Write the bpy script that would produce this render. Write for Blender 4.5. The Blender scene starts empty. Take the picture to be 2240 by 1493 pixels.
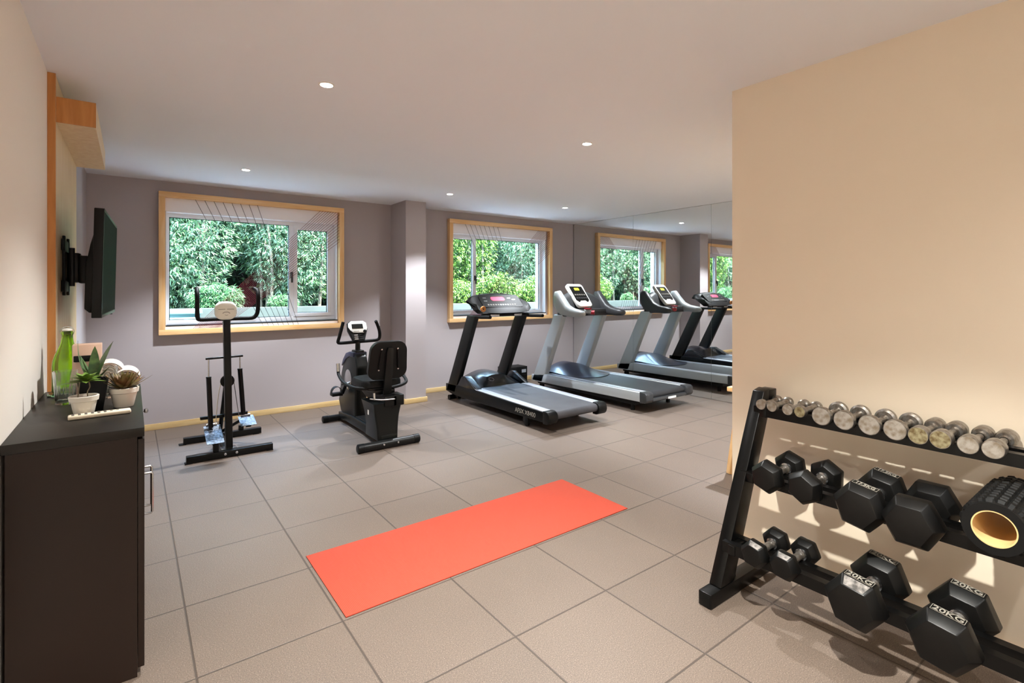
import bpy, bmesh, math, random
from mathutils import Vector, Matrix, Euler
R = math.radians
random.seed(7)
COL = bpy.context.scene.collection
scene = bpy.context.scene

# ------------------------------------------------------------------ colour / materials
def lin(h):
    h = h.lstrip('#'); o = []
    for i in (0, 2, 4):
        v = int(h[i:i+2], 16)/255
        o.append(v/12.92 if v <= .04045 else ((v+.055)/1.055)**2.4)
    return (o[0], o[1], o[2], 1)

def mat(name, col, rough=.5, metal=0, spec=.5, bump=0, bscale=80, vary=0, vscale=6, col2=None, coat=0, dist=.002):
    m = bpy.data.materials.new(name); m.use_nodes = True
    nt = m.node_tree; b = nt.nodes['Principled BSDF']
    b.inputs['Base Color'].default_value = lin(col)
    b.inputs['Roughness'].default_value = rough
    b.inputs['Metallic'].default_value = metal
    b.inputs['Specular IOR Level'].default_value = spec
    b.inputs['Coat Weight'].default_value = coat
    tc = nt.nodes.new('ShaderNodeTexCoord')
    if vary or col2:
        n = nt.nodes.new('ShaderNodeTexNoise'); n.inputs['Scale'].default_value = vscale
        n.inputs['Detail'].default_value = 4
        nt.links.new(tc.outputs['Object'], n.inputs['Vector'])
        mx = nt.nodes.new('ShaderNodeMix'); mx.data_type = 'RGBA'
        c = lin(col); mx.inputs[6].default_value = c
        mx.inputs[7].default_value = lin(col2) if col2 else (c[0]*(1-vary), c[1]*(1-vary), c[2]*(1-vary), 1)
        rp = nt.nodes.new('ShaderNodeValToRGB'); rp.color_ramp.elements[0].position = .38; rp.color_ramp.elements[1].position = .66
        nt.links.new(n.outputs['Fac'], rp.inputs['Fac'])
        nt.links.new(rp.outputs['Color'], mx.inputs[0])
        nt.links.new(mx.outputs[2], b.inputs['Base Color'])
    if bump:
        n2 = nt.nodes.new('ShaderNodeTexNoise'); n2.inputs['Scale'].default_value = bscale
        n2.inputs['Detail'].default_value = 3
        nt.links.new(tc.outputs['Object'], n2.inputs['Vector'])
        bp = nt.nodes.new('ShaderNodeBump'); bp.inputs['Strength'].default_value = bump
        bp.inputs['Distance'].default_value = dist
        nt.links.new(n2.outputs['Fac'], bp.inputs['Height'])
        nt.links.new(bp.outputs['Normal'], b.inputs['Normal'])
    return m

def wood(name, c1, c2, axis='Y', rough=.45, scale=1.0):
    m = bpy.data.materials.new(name); m.use_nodes = True
    nt = m.node_tree; b = nt.nodes['Principled BSDF']; b.inputs['Roughness'].default_value = rough
    tc = nt.nodes.new('ShaderNodeTexCoord'); mp = nt.nodes.new('ShaderNodeMapping')
    s = {'X': (1.2, 14, 14), 'Y': (14, 1.2, 14), 'Z': (14, 14, 1.2)}[axis]
    mp.inputs['Scale'].default_value = tuple(v*scale for v in s)
    nt.links.new(tc.outputs['Object'], mp.inputs['Vector'])
    n = nt.nodes.new('ShaderNodeTexNoise'); n.inputs['Scale'].default_value = 2.2; n.inputs['Detail'].default_value = 5
    n.inputs['Distortion'].default_value = .6
    nt.links.new(mp.outputs['Vector'], n.inputs['Vector'])
    rp = nt.nodes.new('ShaderNodeValToRGB')
    rp.color_ramp.elements[0].position = .35; rp.color_ramp.elements[0].color = lin(c1)
    rp.color_ramp.elements[1].position = .68; rp.color_ramp.elements[1].color = lin(c2)
    nt.links.new(n.outputs['Fac'], rp.inputs['Fac'])
    nt.links.new(rp.outputs['Color'], b.inputs['Base Color'])
    return m

def emis(name, col, strength):
    m = bpy.data.materials.new(name); m.use_nodes = True
    b = m.node_tree.nodes['Principled BSDF']
    b.inputs['Base Color'].default_value = lin(col)
    b.inputs['Emission Color'].default_value = lin(col)
    b.inputs['Emission Strength'].default_value = strength
    return m

def glass(name, col, rough=0.0, ior=1.45):
    m = bpy.data.materials.new(name); m.use_nodes = True
    b = m.node_tree.nodes['Principled BSDF']
    b.inputs['Base Color'].default_value = lin(col)
    b.inputs['Roughness'].default_value = rough
    b.inputs['Transmission Weight'].default_value = 1
    b.inputs['IOR'].default_value = ior
    return m

def pane_mat():
    m = bpy.data.materials.new('window_glass'); m.use_nodes = True
    nt = m.node_tree; nt.nodes.remove(nt.nodes['Principled BSDF'])
    out = nt.nodes['Material Output']
    t = nt.nodes.new('ShaderNodeBsdfTransparent'); t.inputs[0].default_value = (.94, .98, .97, 1)
    g = nt.nodes.new('ShaderNodeBsdfGlossy'); g.inputs['Roughness'].default_value = 0
    lw = nt.nodes.new('ShaderNodeFresnel'); lw.inputs['IOR'].default_value = 1.10
    mx = nt.nodes.new('ShaderNodeMixShader')
    nt.links.new(lw.outputs[0], mx.inputs[0]); nt.links.new(t.outputs[0], mx.inputs[1]); nt.links.new(g.outputs[0], mx.inputs[2])
    nt.links.new(mx.outputs[0], out.inputs['Surface'])
    return m

def floor_mat():
    m = bpy.data.materials.new('rubber_floor_tiles'); m.use_nodes = True
    nt = m.node_tree; b = nt.nodes['Principled BSDF']; N = nt.nodes.new; L = nt.links.new
    tc = N('ShaderNodeTexCoord')
    sx = N('ShaderNodeSeparateXYZ'); L(tc.outputs['Object'], sx.inputs[0])
    def math_(op, a, bb=None, c=None):
        n = N('ShaderNodeMath'); n.operation = op
        for i, v in enumerate((a, bb, c)):
            if v is None: continue
            if isinstance(v, (int, float)): n.inputs[i].default_value = v
            else: L(v, n.inputs[i])
        return n.outputs[0]
    masks = []; idx = []
    for k in ('X', 'Y'):
        u = math_('MULTIPLY', sx.outputs[k], 2.0)
        f = math_('FRACT', u); idx.append(math_('FLOOR', u))
        d = math_('ABSOLUTE', math_('SUBTRACT', f, .5))          # .5 at the joints
        masks.append(math_('SUBTRACT', .5, d))
    dmin = math_('MINIMUM', masks[0], masks[1])
    mr = N('ShaderNodeMapRange'); mr.interpolation_type = 'SMOOTHSTEP'
    mr.inputs['From Min'].default_value = .0035; mr.inputs['From Max'].default_value = .0105
    L(dmin, mr.inputs['Value'])
    cb = N('ShaderNodeCombineXYZ'); L(idx[0], cb.inputs[0]); L(idx[1], cb.inputs[1])
    wn = N('ShaderNodeTexWhiteNoise'); wn.noise_dimensions = '3D'; L(cb.outputs[0], wn.inputs['Vector'])
    n1 = N('ShaderNodeTexNoise'); n1.inputs['Scale'].default_value = 260; n1.inputs['Detail'].default_value = 2
    L(tc.outputs['Object'], n1.inputs['Vector'])
    r1 = N('ShaderNodeValToRGB'); cr = r1.color_ramp
    cr.elements[0].position = .30; cr.elements[0].color = lin('#564b44')
    cr.elements[1].position = .47; cr.elements[1].color = lin('#6d5f55')
    e = cr.elements.new(.60); e.color = lin('#73655a')
    e = cr.elements.new(.72); e.color = lin('#968779')
    L(n1.outputs['Fac'], r1.inputs['Fac'])
    n3 = N('ShaderNodeTexNoise'); n3.inputs['Scale'].default_value = 3.5; n3.inputs['Detail'].default_value = 4
    L(tc.outputs['Object'], n3.inputs['Vector'])
    hs = N('ShaderNodeHueSaturation'); L(r1.outputs['Color'], hs.inputs['Color'])
    v = math_('ADD', math_('MULTIPLY', wn.outputs['Value'], .09), math_('MULTIPLY_ADD', n3.outputs['Fac'], .14, .88))
    L(v, hs.inputs['Value'])
    mx = N('ShaderNodeMix'); mx.data_type = 'RGBA'
    mx.inputs[6].default_value = lin('#4a4039'); L(hs.outputs['Color'], mx.inputs[7]); L(mr.outputs[0], mx.inputs[0])
    L(mx.outputs[2], b.inputs['Base Color'])
    b.inputs['Roughness'].default_value = .52; b.inputs['Specular IOR Level'].default_value = .45
    bp = N('ShaderNodeBump'); bp.inputs['Strength'].default_value = .5; bp.inputs['Distance'].default_value = .003
    h = math_('ADD', math_('MULTIPLY', mr.outputs[0], 1.0), math_('MULTIPLY', n1.outputs['Fac'], .25))
    L(h, bp.inputs['Height']); L(bp.outputs['Normal'], b.inputs['Normal'])
    return m

def mat_mat():
    m = mat('orange_mat_foam', '#e8532f', .75, bump=0)
    nt = m.node_tree; b = nt.nodes['Principled BSDF']; N = nt.nodes.new; L = nt.links.new
    tc = N('ShaderNodeTexCoord')
    w = []
    for d in ('X', 'Y'):
        wv = N('ShaderNodeTexWave'); wv.bands_direction = d; wv.inputs['Scale'].default_value = 50
        L(tc.outputs['Object'], wv.inputs['Vector']); w.append(wv.outputs['Fac'])
    a = N('ShaderNodeMath'); a.operation = 'MULTIPLY'; L(w[0], a.inputs[0]); L(w[1], a.inputs[1])
    bp = N('ShaderNodeBump'); bp.inputs['Strength'].default_value = .6; bp.inputs['Distance'].default_value = .002
    L(a.outputs[0], bp.inputs['Height']); L(bp.outputs['Normal'], b.inputs['Normal'])
    mx = N('ShaderNodeMix'); mx.data_type = 'RGBA'; mx.inputs[6].default_value = lin('#b03c26'); mx.inputs[7].default_value = lin('#bf4f36')
    L(a.outputs[0], mx.inputs[0]); L(mx.outputs[2], b.inputs['Base Color'])
    return m

def leaf_mat(name, a, bcol, c):
    m = bpy.data.materials.new(name); m.use_nodes = True
    nt = m.node_tree; b = nt.nodes['Principled BSDF']; N = nt.nodes.new; L = nt.links.new
    g = N('ShaderNodeNewGeometry')
    rp = N('ShaderNodeValToRGB'); cr = rp.color_ramp
    cr.elements[0].position = 0; cr.elements[0].color = lin(a)
    cr.elements[1].position = 1; cr.elements[1].color = lin(c)
    e = cr.elements.new(.5); e.color = lin(bcol)
    L(g.outputs['Random Per Island'], rp.inputs['Fac'])
    L(rp.outputs['Color'], b.inputs['Base Color'])
    b.inputs['Roughness'].default_value = .38
    tr = N('ShaderNodeBsdfTranslucent'); L(rp.outputs['Color'], tr.inputs['Color'])
    ms = N('ShaderNodeMixShader'); ms.inputs[0].default_value = .3
    L(b.outputs[0], ms.inputs[1]); L(tr.outputs[0], ms.inputs[2])
    L(ms.outputs[0], nt.nodes['Material Output'].inputs['Surface'])
    return m

M = {}
M['floor'] = floor_mat()
M['ceil'] = mat('ceiling_paint', '#ebedf3', .9, bump=.05)
M['grey'] = mat('mauve_grey_wall_paint', '#aca4a5', .85, bump=.06, bscale=300)
M['beige'] = mat('beige_wall_paint', '#efe0ca', .8, bump=.06, bscale=300)
M['cream'] = mat('cream_wall_paint', '#f0e8de', .8, bump=.06, bscale=300)
M['white'] = mat('white_reveal_paint', '#f3f1f4', .7)
M['pine'] = wood('pine_wood', '#e8b577', '#f2cc97', 'X')
M['pinez'] = wood('pine_wood_upright', '#e8b577', '#f2cc97', 'Z')
M['piney'] = wood('pine_wood_depth', '#e8b577', '#f2cc97', 'Y')
M['skirt'] = wood('pale_pine_skirting', '#cfae76', '#e0c591', 'X')
M['oak'] = wood('oak_veneer', '#e2c79c', '#efdab4', 'Z', .4)
M['oakedge'] = wood('oak_edge', '#b8783c', '#cf9150', 'Z', .45)
M['pvc'] = mat('white_window_plastic', '#f2f4fa', .35)
M['gasket'] = mat('black_rubber_gasket', '#1c2226', .6)
M['pane'] = pane_mat()
M['thread_black'] = mat('black_thread', '#17151a', .8)
M['thread_red'] = mat('dark_red_thread', '#741a28', .8)
M['thread_gold'] = mat('mustard_thread', '#8a6418', .8)
M['wenge'] = mat('dark_brown_laminate', '#21150f', .45, spec=.3, vary=.12, vscale=3)
M['wengetop'] = mat('dark_taupe_laminate_top', '#1d1915', .40, spec=.3, vary=.08, vscale=3)
M['steel'] = mat('polished_steel', '#c8c8ca', .22, 1)
M['chrome'] = mat('worn_chrome', '#a39f9a', .36, .9, col2='#7d746a', vscale=60)
M['chromeface'] = mat('scuffed_chrome_face', '#b5b0a9', .42, .75, col2='#8d8271', vscale=45)
M['rusty'] = mat('tarnished_face', '#a09878', .5, .6, col2='#6b5a3c', vscale=70)
M['black'] = mat('black_powder_coat', '#050505', .32, spec=.28)
M['blackmat'] = mat('black_matte_plastic', '#070707', .45, spec=.25)
M['blackgloss'] = mat('black_gloss_plastic', '#060708', .34, spec=.25)
M['screen'] = mat('tv_screen', '#050506', .6, spec=.03)
M['rubber'] = mat('black_rubber', '#060606', .48, spec=.25, bump=.15, bscale=220, dist=.001)
M['rubberworn'] = mat('black_rubber_with_chalky_wear', '#050505', .40, spec=.28, col2='#0c0b0a', vscale=14)
M['dust'] = mat('dusty_worn_rubber', '#8b8580', .6, col2='#3b3734', vscale=55)
M['letter'] = mat('pale_raised_lettering', '#8f8a80', .5)
M['foam'] = mat('black_foam', '#070707', .6, spec=.25, bump=.2, bscale=120)
M['core'] = mat('beige_roller_core', '#d8b67e', .5)
M['belt'] = mat('treadmill_belt', '#45454a', .55, bump=.2, bscale=400, vary=.25, vscale=5)
M['belt2'] = mat('treadmill_belt_grey', '#2f3033', .5, bump=.2, bscale=400, vary=.2, vscale=5)
M['silver'] = mat('silver_paint', '#adb2b4', .34, .12)
M['silverlt'] = mat('bright_silver_strip', '#c2c7cf', .28, .35)
M['shell'] = mat('silver_grey_plastic', '#9a9fa0', .38, .05)
M['shelldk'] = mat('dark_grey_plastic', '#333436', .45)
M['panelwhite'] = mat('white_console_plastic', '#e9e8e2', .4)
M['hood'] = mat('blue_black_motor_cover', '#1d2230', .3, coat=.2)
M['hoodblack'] = mat('black_motor_cover', '#080a10', .27, coat=.2)
M['redlcd'] = emis('red_display', '#c01838', .55)
M['ledyellow'] = emis('yellow_display', '#b8b820', .7)
M['fascia'] = mat('dark_console_fascia', '#0a0908', .5, spec=.2)
M['lcd'] = mat('grey_display', '#1a1c1c', .2)
M['red'] = mat('red_plastic', '#a02430', .4)
M['orange'] = mat('copper_speaker_cone', '#c07a35', .4)
M['tread'] = mat('galvanised_pedal_plate', '#878e99', .42, .8, bump=1, bscale=70, dist=.006, col2='#4b5058', vscale=60)
M['whiteplastic'] = mat('cream_white_plastic', '#fbfaf0', .35)
M['charcoal'] = mat('charcoal_metal', '#0d0d0c', .4, spec=.3)
M['shroud'] = mat('dark_green_grey_shroud', '#090c0b', .36, spec=.3)
M['bluetrim'] = mat('deep_blue_shroud', '#141d3c', .3)
M['pot'] = mat('off_white_ceramic', '#ded8cd', .4)
M['soil'] = mat('brown_soil', '#4a3224', .9, bump=.5)
M['leafdk'] = mat('dark_green_leaf', '#33502b', .4, col2='#5c7a3e', vscale=30)
M['leaflt'] = mat('fresh_green_leaf', '#7d9a3c', .4, col2='#4b6b2a', vscale=30)
M['succ'] = mat('brown_green_succulent', '#7a5436', .45, col2='#6d6a3a', vscale=25)
M['towel'] = mat('white_terry_towel', '#f2ece6', .95, bump=.8, bscale=500, dist=.003)
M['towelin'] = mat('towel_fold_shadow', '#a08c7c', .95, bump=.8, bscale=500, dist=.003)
M['bottle'] = glass('green_bottle_glass', '#c4ee48', 0, 1.45)
M['clear'] = glass('clear_glass', '#f4faf8', 0, 1.45)
M['coaster'] = glass('pale_green_glass', '#cfe8c8', .02, 1.4)
M['copper'] = mat('pinkish_beige_box', '#cfae98', .4)
M['remote'] = mat('ivory_remote', '#e9dcc4', .45)
M['button'] = mat('grey_buttons', '#6f6a63', .5)
M['lampglow'] = emis('lamp_lens', '#fffaf2', 25)
M['lamprim'] = mat('white_lamp_rim', '#e6e2dc', .5)
M['orangemat'] = mat_mat()
M['matedge'] = mat('dark_red_mat_underside', '#7a1c12', .8)
M['bark'] = mat('pale_bark', '#8a7d66', .9, col2='#5a4e3e', vscale=20)
M['mint'] = mat('pale_mint_paint', '#4d6f66', .6)
M['leafA'] = leaf_mat('bamboo_leaves', '#213a1f', '#4a6b44', '#a2bb98')
M['leafB'] = leaf_mat('yellow_green_leaves', '#1d3a14', '#44651f', '#7f9a45')
M['leafC'] = leaf_mat('deep_green_leaves', '#22452a', '#38633e', '#6b905a')
M['soilout'] = mat('garden_soil', '#3b3a26', .95, col2='#26331a', vscale=3)
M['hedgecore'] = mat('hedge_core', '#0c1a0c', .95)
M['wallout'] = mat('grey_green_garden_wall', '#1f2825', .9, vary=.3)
M['paving'] = mat('pale_paving', '#a8acb4', .9, vary=.15)
def mirror_mat():
    m = bpy.data.materials.new('mirror_silvering'); m.use_nodes = True
    b = m.node_tree.nodes['Principled BSDF']
    b.inputs['Base Color'].default_value = (.86, .88, .87, 1); b.inputs['Metallic'].default_value = 1
    b.inputs['Roughness'].default_value = 0.0
    return m
M['mirror'] = mirror_mat()
M['mirroredge'] = mat('mirror_edge_grey', '#8d9491', .3)

# ------------------------------------------------------------------ mesh helpers
class MB:
    """Collects shapes into one mesh."""
    def __init__(s): s.bm = bmesh.new()
    def _add(s, verts, faces, T=None):
        vs = [s.bm.verts.new(T @ Vector(v) if T else v) for v in verts]
        out = []
        for f in faces:
            try: out.append(s.bm.faces.new([vs[i] for i in f]))
            except ValueError: pass
        return vs, out
    def box(s, x0, x1, y0, y1, z0, z1, bev=0, T=None, seg=2):
        v = [(x, y, z) for x in (x0, x1) for y in (y0, y1) for z in (z0, z1)]
        f = [(0, 1, 3, 2), (4, 6, 7, 5), (0, 4, 5, 1), (2, 3, 7, 6), (0, 2, 6, 4), (1, 5, 7, 3)]
        vs, fs = s._add(v, f, T)
        if bev:
            es = list({e for q in fs for e in q.edges})
            bmesh.ops.bevel(s.bm, geom=es, offset=bev, segments=seg, profile=.5, affect='EDGES')
        return s
    def bar(s, p0, p1, w, h, bev=0, up=(0, 0, 1)):
        """rectangular bar from p0 to p1; w sideways, h along up"""
        p0 = Vector(p0); p1 = Vector(p1); d = p1-p0; L = d.length; z = d.normalized()
        u = Vector(up); x = u.cross(z)
        if x.length < 1e-4: x = Vector((1, 0, 0)).cross(z)
        x.normalize(); y = z.cross(x)
        T = Matrix.Translation(p0) @ Matrix((x, y, z)).transposed().to_4x4()
        return s.box(-w/2, w/2, -h/2, h/2, 0, L, bev, T)
    def prism(s, poly, axis, a, b, bev=0, seg=2):
        n = len(poly)
        def P(p, t):
            return {'x': (t, p[0], p[1]), 'y': (p[0], t, p[1]), 'z': (p[0], p[1], t)}[axis]
        v = [P(p, a) for p in poly]+[P(p, b) for p in poly]
        f = [tuple(range(n)), tuple(range(2*n-1, n-1, -1))]+[(i, i+n, (i+1) % n+n, (i+1) % n) for i in range(n)]
        vs, fs = s._add(v, f)
        bmesh.ops.recalc_face_normals(s.bm, faces=fs)
        if bev:
            es = list({e for q in fs for e in q.edges})
            bmesh.ops.bevel(s.bm, geom=es, offset=bev, segments=seg, profile=.5, affect='EDGES')
        return s
    def loft(s, rings, closed=True, cap=True):
        n = len(rings[0]); allv = [[s.bm.verts.new(p) for p in r] for r in rings]; fs = []
        for a, b in zip(allv, allv[1:]):
            for i in range(n if closed else n-1):
                j = (i+1) % n
                fs.append(s.bm.faces.new((a[i], a[j], b[j], b[i])))
        if cap and closed:
            fs.append(s.bm.faces.new(list(reversed(allv[0])))); fs.append(s.bm.faces.new(allv[-1]))
        bmesh.ops.recalc_face_normals(s.bm, faces=fs)
        return s
    def tube(s, pts, r, seg=12, smooth=0, cap=True):
        pts = [Vector(p) for p in pts]
        if smooth and len(pts) > 2:
            q = []
            P = [pts[0]*2-pts[1]]+pts+[pts[-1]*2-pts[-2]]
            for i in range(1, len(P)-2):
                for k in range(smooth):
                    t = k/smooth; a, b, c, d = P[i-1:i+3]
                    q.append(.5*((2*b)+(-a+c)*t+(2*a-5*b+4*c-d)*t*t+(-a+3*b-3*c+d)*t**3))
            q.append(pts[-1]); pts = q
        n = len(pts); rr = r if isinstance(r, (list, tuple)) else [r]*n
        if len(rr) != n: rr = [rr[0]+(rr[-1]-rr[0])*i/(n-1) for i in range(n)]
        t0 = (pts[1]-pts[0]).normalized()
        ref = Vector((0, 0, 1)) if abs(t0.z) < .9 else Vector((1, 0, 0))
        x = ref.cross(t0).normalized(); rings = []
        for i, p in enumerate(pts):
            t = (pts[min(i+1, n-1)]-pts[max(i-1, 0)]).normalized()
            x = (x-t*x.dot(t)).normalized(); y = t.cross(x)
            rings.append([p+(x*math.cos(2*math.pi*k/seg)+y*math.sin(2*math.pi*k/seg))*rr[i] for k in range(seg)])
        return s.loft(rings, True, cap)
    def cyl(s, p0, p1, r, seg=20, r2=None):
        return s.tube([p0, p1], [r, r if r2 is None else r2], seg)
    def lathe(s, prof, c=(0, 0, 0), axis='z', seg=28, cap=True):
        c = Vector(c); rings = []
        for r, h in prof:
            ring = []
            for k in range(seg):
                a = 2*math.pi*k/seg; u, w = r*math.cos(a), r*math.sin(a)
                ring.append(c+Vector({'z': (u, w, h), 'x': (h, u, w), 'y': (w, h, u)}[axis]))
            rings.append(ring)
        return s.loft(rings, True, cap)
    def grid(s, fn, nu, nv):
        v = [[s.bm.verts.new(fn(i/nu, j/nv)) for j in range(nv+1)] for i in range(nu+1)]
        fs = [s.bm.faces.new((v[i][j], v[i+1][j], v[i+1][j+1], v[i][j+1])) for i in range(nu) for j in range(nv)]
        return s
    def build(s, name, m, parent=None, sharp=38, label=None, smooth=True):
        me = bpy.data.meshes.new(name)
        if parent is not None:
            root = parent
            off = Vector((0, 0, 0))
            while root is not None:
                off += root.location; root = root.parent
            bmesh.ops.translate(s.bm, verts=s.bm.verts, vec=-off)
        s.bm.to_mesh(me); s.bm.free()
        if smooth:
            me.polygons.foreach_set('use_smooth', [True]*len(me.polygons))
            me.set_sharp_from_angle(angle=R(sharp))
        me.materials.append(M[m] if isinstance(m, str) else m)
        o = bpy.data.objects.new(name, me); COL.objects.link(o)
        if parent is not None: o.parent = parent
        if label: o['label'] = label
        return o

def rr(w, h, r, seg=5, cx=0, cy=0):
    """rounded rectangle outline"""
    out = []
    for (sx, sy, a0) in ((1, 1, 0), (-1, 1, 90), (-1, -1, 180), (1, -1, 270)):
        for k in range(seg+1):
            a = R(a0+90*k/seg)
            out.append((cx+sx*(w/2-r)+r*math.cos(a), cy+sy*(h/2-r)+r*math.sin(a)))
    return out

def thing(name, label, cat, loc=(0, 0, 0), group=None, rot=(0, 0, 0)):
    o = bpy.data.objects.new(name, None); COL.objects.link(o)
    o.location = loc; o.rotation_euler = rot; o['label'] = label; o['category'] = cat
    o.empty_display_size = .1
    if group: o['group'] = group
    return o
def tag(o, label, cat, group=None, kind=None):
    o['label'] = label; o['category'] = cat
    if group: o['group'] = group
    if kind: o['kind'] = kind
    return o
def struct(o):
    o['kind'] = 'structure'; return o
def recenter(o, c):
    """move a mesh thing's origin to c without moving the mesh"""
    c = Vector(c); o.data.transform(Matrix.Translation(-c)); o.location = c; return o
def dup(root, loc, label=None, rot=None):
    r = root.copy(); COL.objects.link(r); r.location = loc
    if rot: r.rotation_euler = rot
    if label: r['label'] = label
    for ch in list(root.children):
        c = ch.copy(); COL.objects.link(c); c.parent = r
        for g in list(ch.children):
            d = g.copy(); COL.objects.link(d); d.parent = c
    return r
def text_obj(name, s, size, m, parent, T, depth=.0006, xs=1.0, bold=0):
    cu = bpy.data.curves.new(name, 'FONT'); cu.body = s; cu.size = size; cu.extrude = depth
    cu.align_x = 'CENTER'; cu.align_y = 'CENTER'; cu.offset = bold
    tmp = bpy.data.objects.new('tmp', cu); COL.objects.link(tmp)
    bpy.context.view_layer.update()
    me = bpy.data.meshes.new_from_object(tmp.evaluated_get(bpy.context.evaluated_depsgraph_get()))
    bpy.data.objects.remove(tmp)
    me.transform(T @ Matrix.Diagonal((xs, 1, 1, 1)))
    me.materials.clear(); me.materials.append(M[m])
    o = bpy.data.objects.new(name, me); COL.objects.link(o); o.parent = parent
    return o

# ------------------------------------------------------------------ camera
cam = bpy.data.cameras.new('camera'); co = bpy.data.objects.new('camera', cam); COL.objects.link(co)
FX, CX, CY = 1120.83, 1147.55, 633.47
cam.sensor_width = 36; cam.lens = FX/2240*36
cam.shift_x = -(CX-1120)/2240; cam.shift_y = (CY-746.5)/2240
cam.clip_start = .02; cam.clip_end = 100
co.location = (-.178, -4.593, 1.3403); co.rotation_euler = (R(90), 0, -.6544)
scene.camera = co

# ------------------------------------------------------------------ room shell
H = 2.39; XL = -.5; YB = 1.46; XM = 5.45; YR = -6.6
XB = 2.345; YE = -3.11
struct(MB().box(XL-.15, XM+.15, YR-.15, YB+.25, -.12, 0).build('floor', 'floor'))
struct(MB().box(XL-.15, XM+.15, YR-.15, YB+.25, H, H+.15).build('ceiling', 'ceil'))
struct(MB().box(XL-.15, XL, YR, -.03, 0, H).build('wall_left', 'cream'))
struct(MB().box(XL-.15, XL, -.03, YB+.25, 0, H).build('wall_left_far', 'grey'))
struct(MB().box(XB, XM, YR, YE, 0, H).build('wall_right', 'beige'))
struct(MB().box(XM+.012, XM+.15, YE, YB+.25, 0, H).build('wall_mirror', 'grey'))
struct(MB().box(XL-.15, XB, YR-.15, YR, 0, H).build('wall_rear', 'cream'))
struct(MB().box(2.373, 2.632, 1.02, YB, 0, H).build('wall_pillar', 'grey'))

# windows: opening rectangles in the back wall (x0, x1), z range
ZO0, ZO1 = .995, 2.105
W = [(.085, 1.72), (3.215, 4.87)]
b = MB(); bt = .25
xs = [XL, W[0][0], W[0][1], W[1][0], W[1][1], XM]
b.box(xs[0], xs[5], YB, YB+bt, 0, ZO0); b.box(xs[0], xs[5], YB, YB+bt, ZO1, H)
for a, c in ((xs[0], xs[1]), (xs[2], xs[3]), (xs[4], xs[5])): b.box(a, c, YB, YB+bt, ZO0, ZO1)
struct(b.build('wall_back', 'grey'))

def window(n, x0, x1, mull, casement_left, threads_x):
    """plastic window set in its opening; the wooden picture frame with threads is a thing of its own"""
    yg = 1.555; z0, z1 = ZO0, ZO1
    w = MB(); f = .045
    w.box(x0, x1, yg, yg+.06, z0, z0+f, .003); w.box(x0, x1, yg, yg+.06, z1-f, z1, .003)
    w.box(x0, x0+f*.7, yg, yg+.06, z0+f, z1-f, .003); w.box(x1-f, x1, yg, yg+.06, z0+f, z1-f, .003)
    w.box(mull-.022, mull+.022, yg, yg+.06, z0+f, z1-f, .003)
    win = struct(w.build('window_%d' % n, 'pvc'))
    cx0, cx1 = (x0+f*.7, mull-.022) if casement_left else (mull+.022, x1-f)
    ox0, ox1 = (mull+.022, x1-f) if casement_left else (x0+f*.7, mull-.022)
    # sash of the opening light
    s = MB(); g = .04; a, c, e, h = cx0, cx1, z0+f, z1-f
    if casement_left: g = .018
    s.box(a, c, yg-.012, yg+.04, e, e+g, .003); s.box(a, c, yg-.012, yg+.04, h-g, h, .003)
    s.box(a, a+g, yg-.012, yg+.04, e+g, h-g, .003); s.box(c-g, c, yg-.012, yg+.04, e+g, h-g, .003)
    sash = s.build('sash', 'pvc', win)
    for (a2, c2, e2, h2) in ((a+g, c-g, e+g, h-g), (ox0, ox1, z0+f, z1-f)):
        MB().box(a2, c2, yg+.025, yg+.031, e2, h2).build('pane', 'pane', win, smooth=False)
        q = MB(); t = .006
        q.box(a2, c2, yg+.018, yg+.024, e2, e2+t); q.box(a2, c2, yg+.018, yg+.024, h2-t, h2)
        q.box(a2, a2+t, yg+.018, yg+.024, e2, h2); q.box(c2-t, c2, yg+.018, yg+.024, e2, h2)
        q.build('gasket', 'gasket', win)
    hx = mull
    hm = MB().box(hx-.012, hx+.012, yg-.022, yg-.0005, 1.47, 1.54, .003).box(hx-.009, hx+.009, yg-.04, yg-.022, 1.42, 1.53, .004)
    hm.build('window_handle', 'shelldk', win)
    # white painted surround inside the wooden frame, and the dark sill line
    fi0, fi1 = x0-.02, x1+.0
    r = MB()
    r.box(fi0-.02, fi1, YB-.012, YB, ZO1, 2.235); r.box(fi0-.02, fi1, YB-.012, YB, .94, ZO0-.012)
    r.build('surround', 'white', win)
    v = MB().box(x0, x0+.006, YB, yg, z0, z1).box(x1-.006, x1, YB, yg, z0, z1).box(x0, x1, YB, yg, z1-.006, z1)
    v.build('reveal', 'white', win)
    MB().box(x0, x1, YB-.014, yg, ZO0-.012, ZO0+.001).build('sill', 'gasket', win, label='dark stone window sill')
window(1, W[0][0], W[0][1], 1.243, False, 0)
window(2, W[1][0], W[1][1], 3.655, True, 0)

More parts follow.
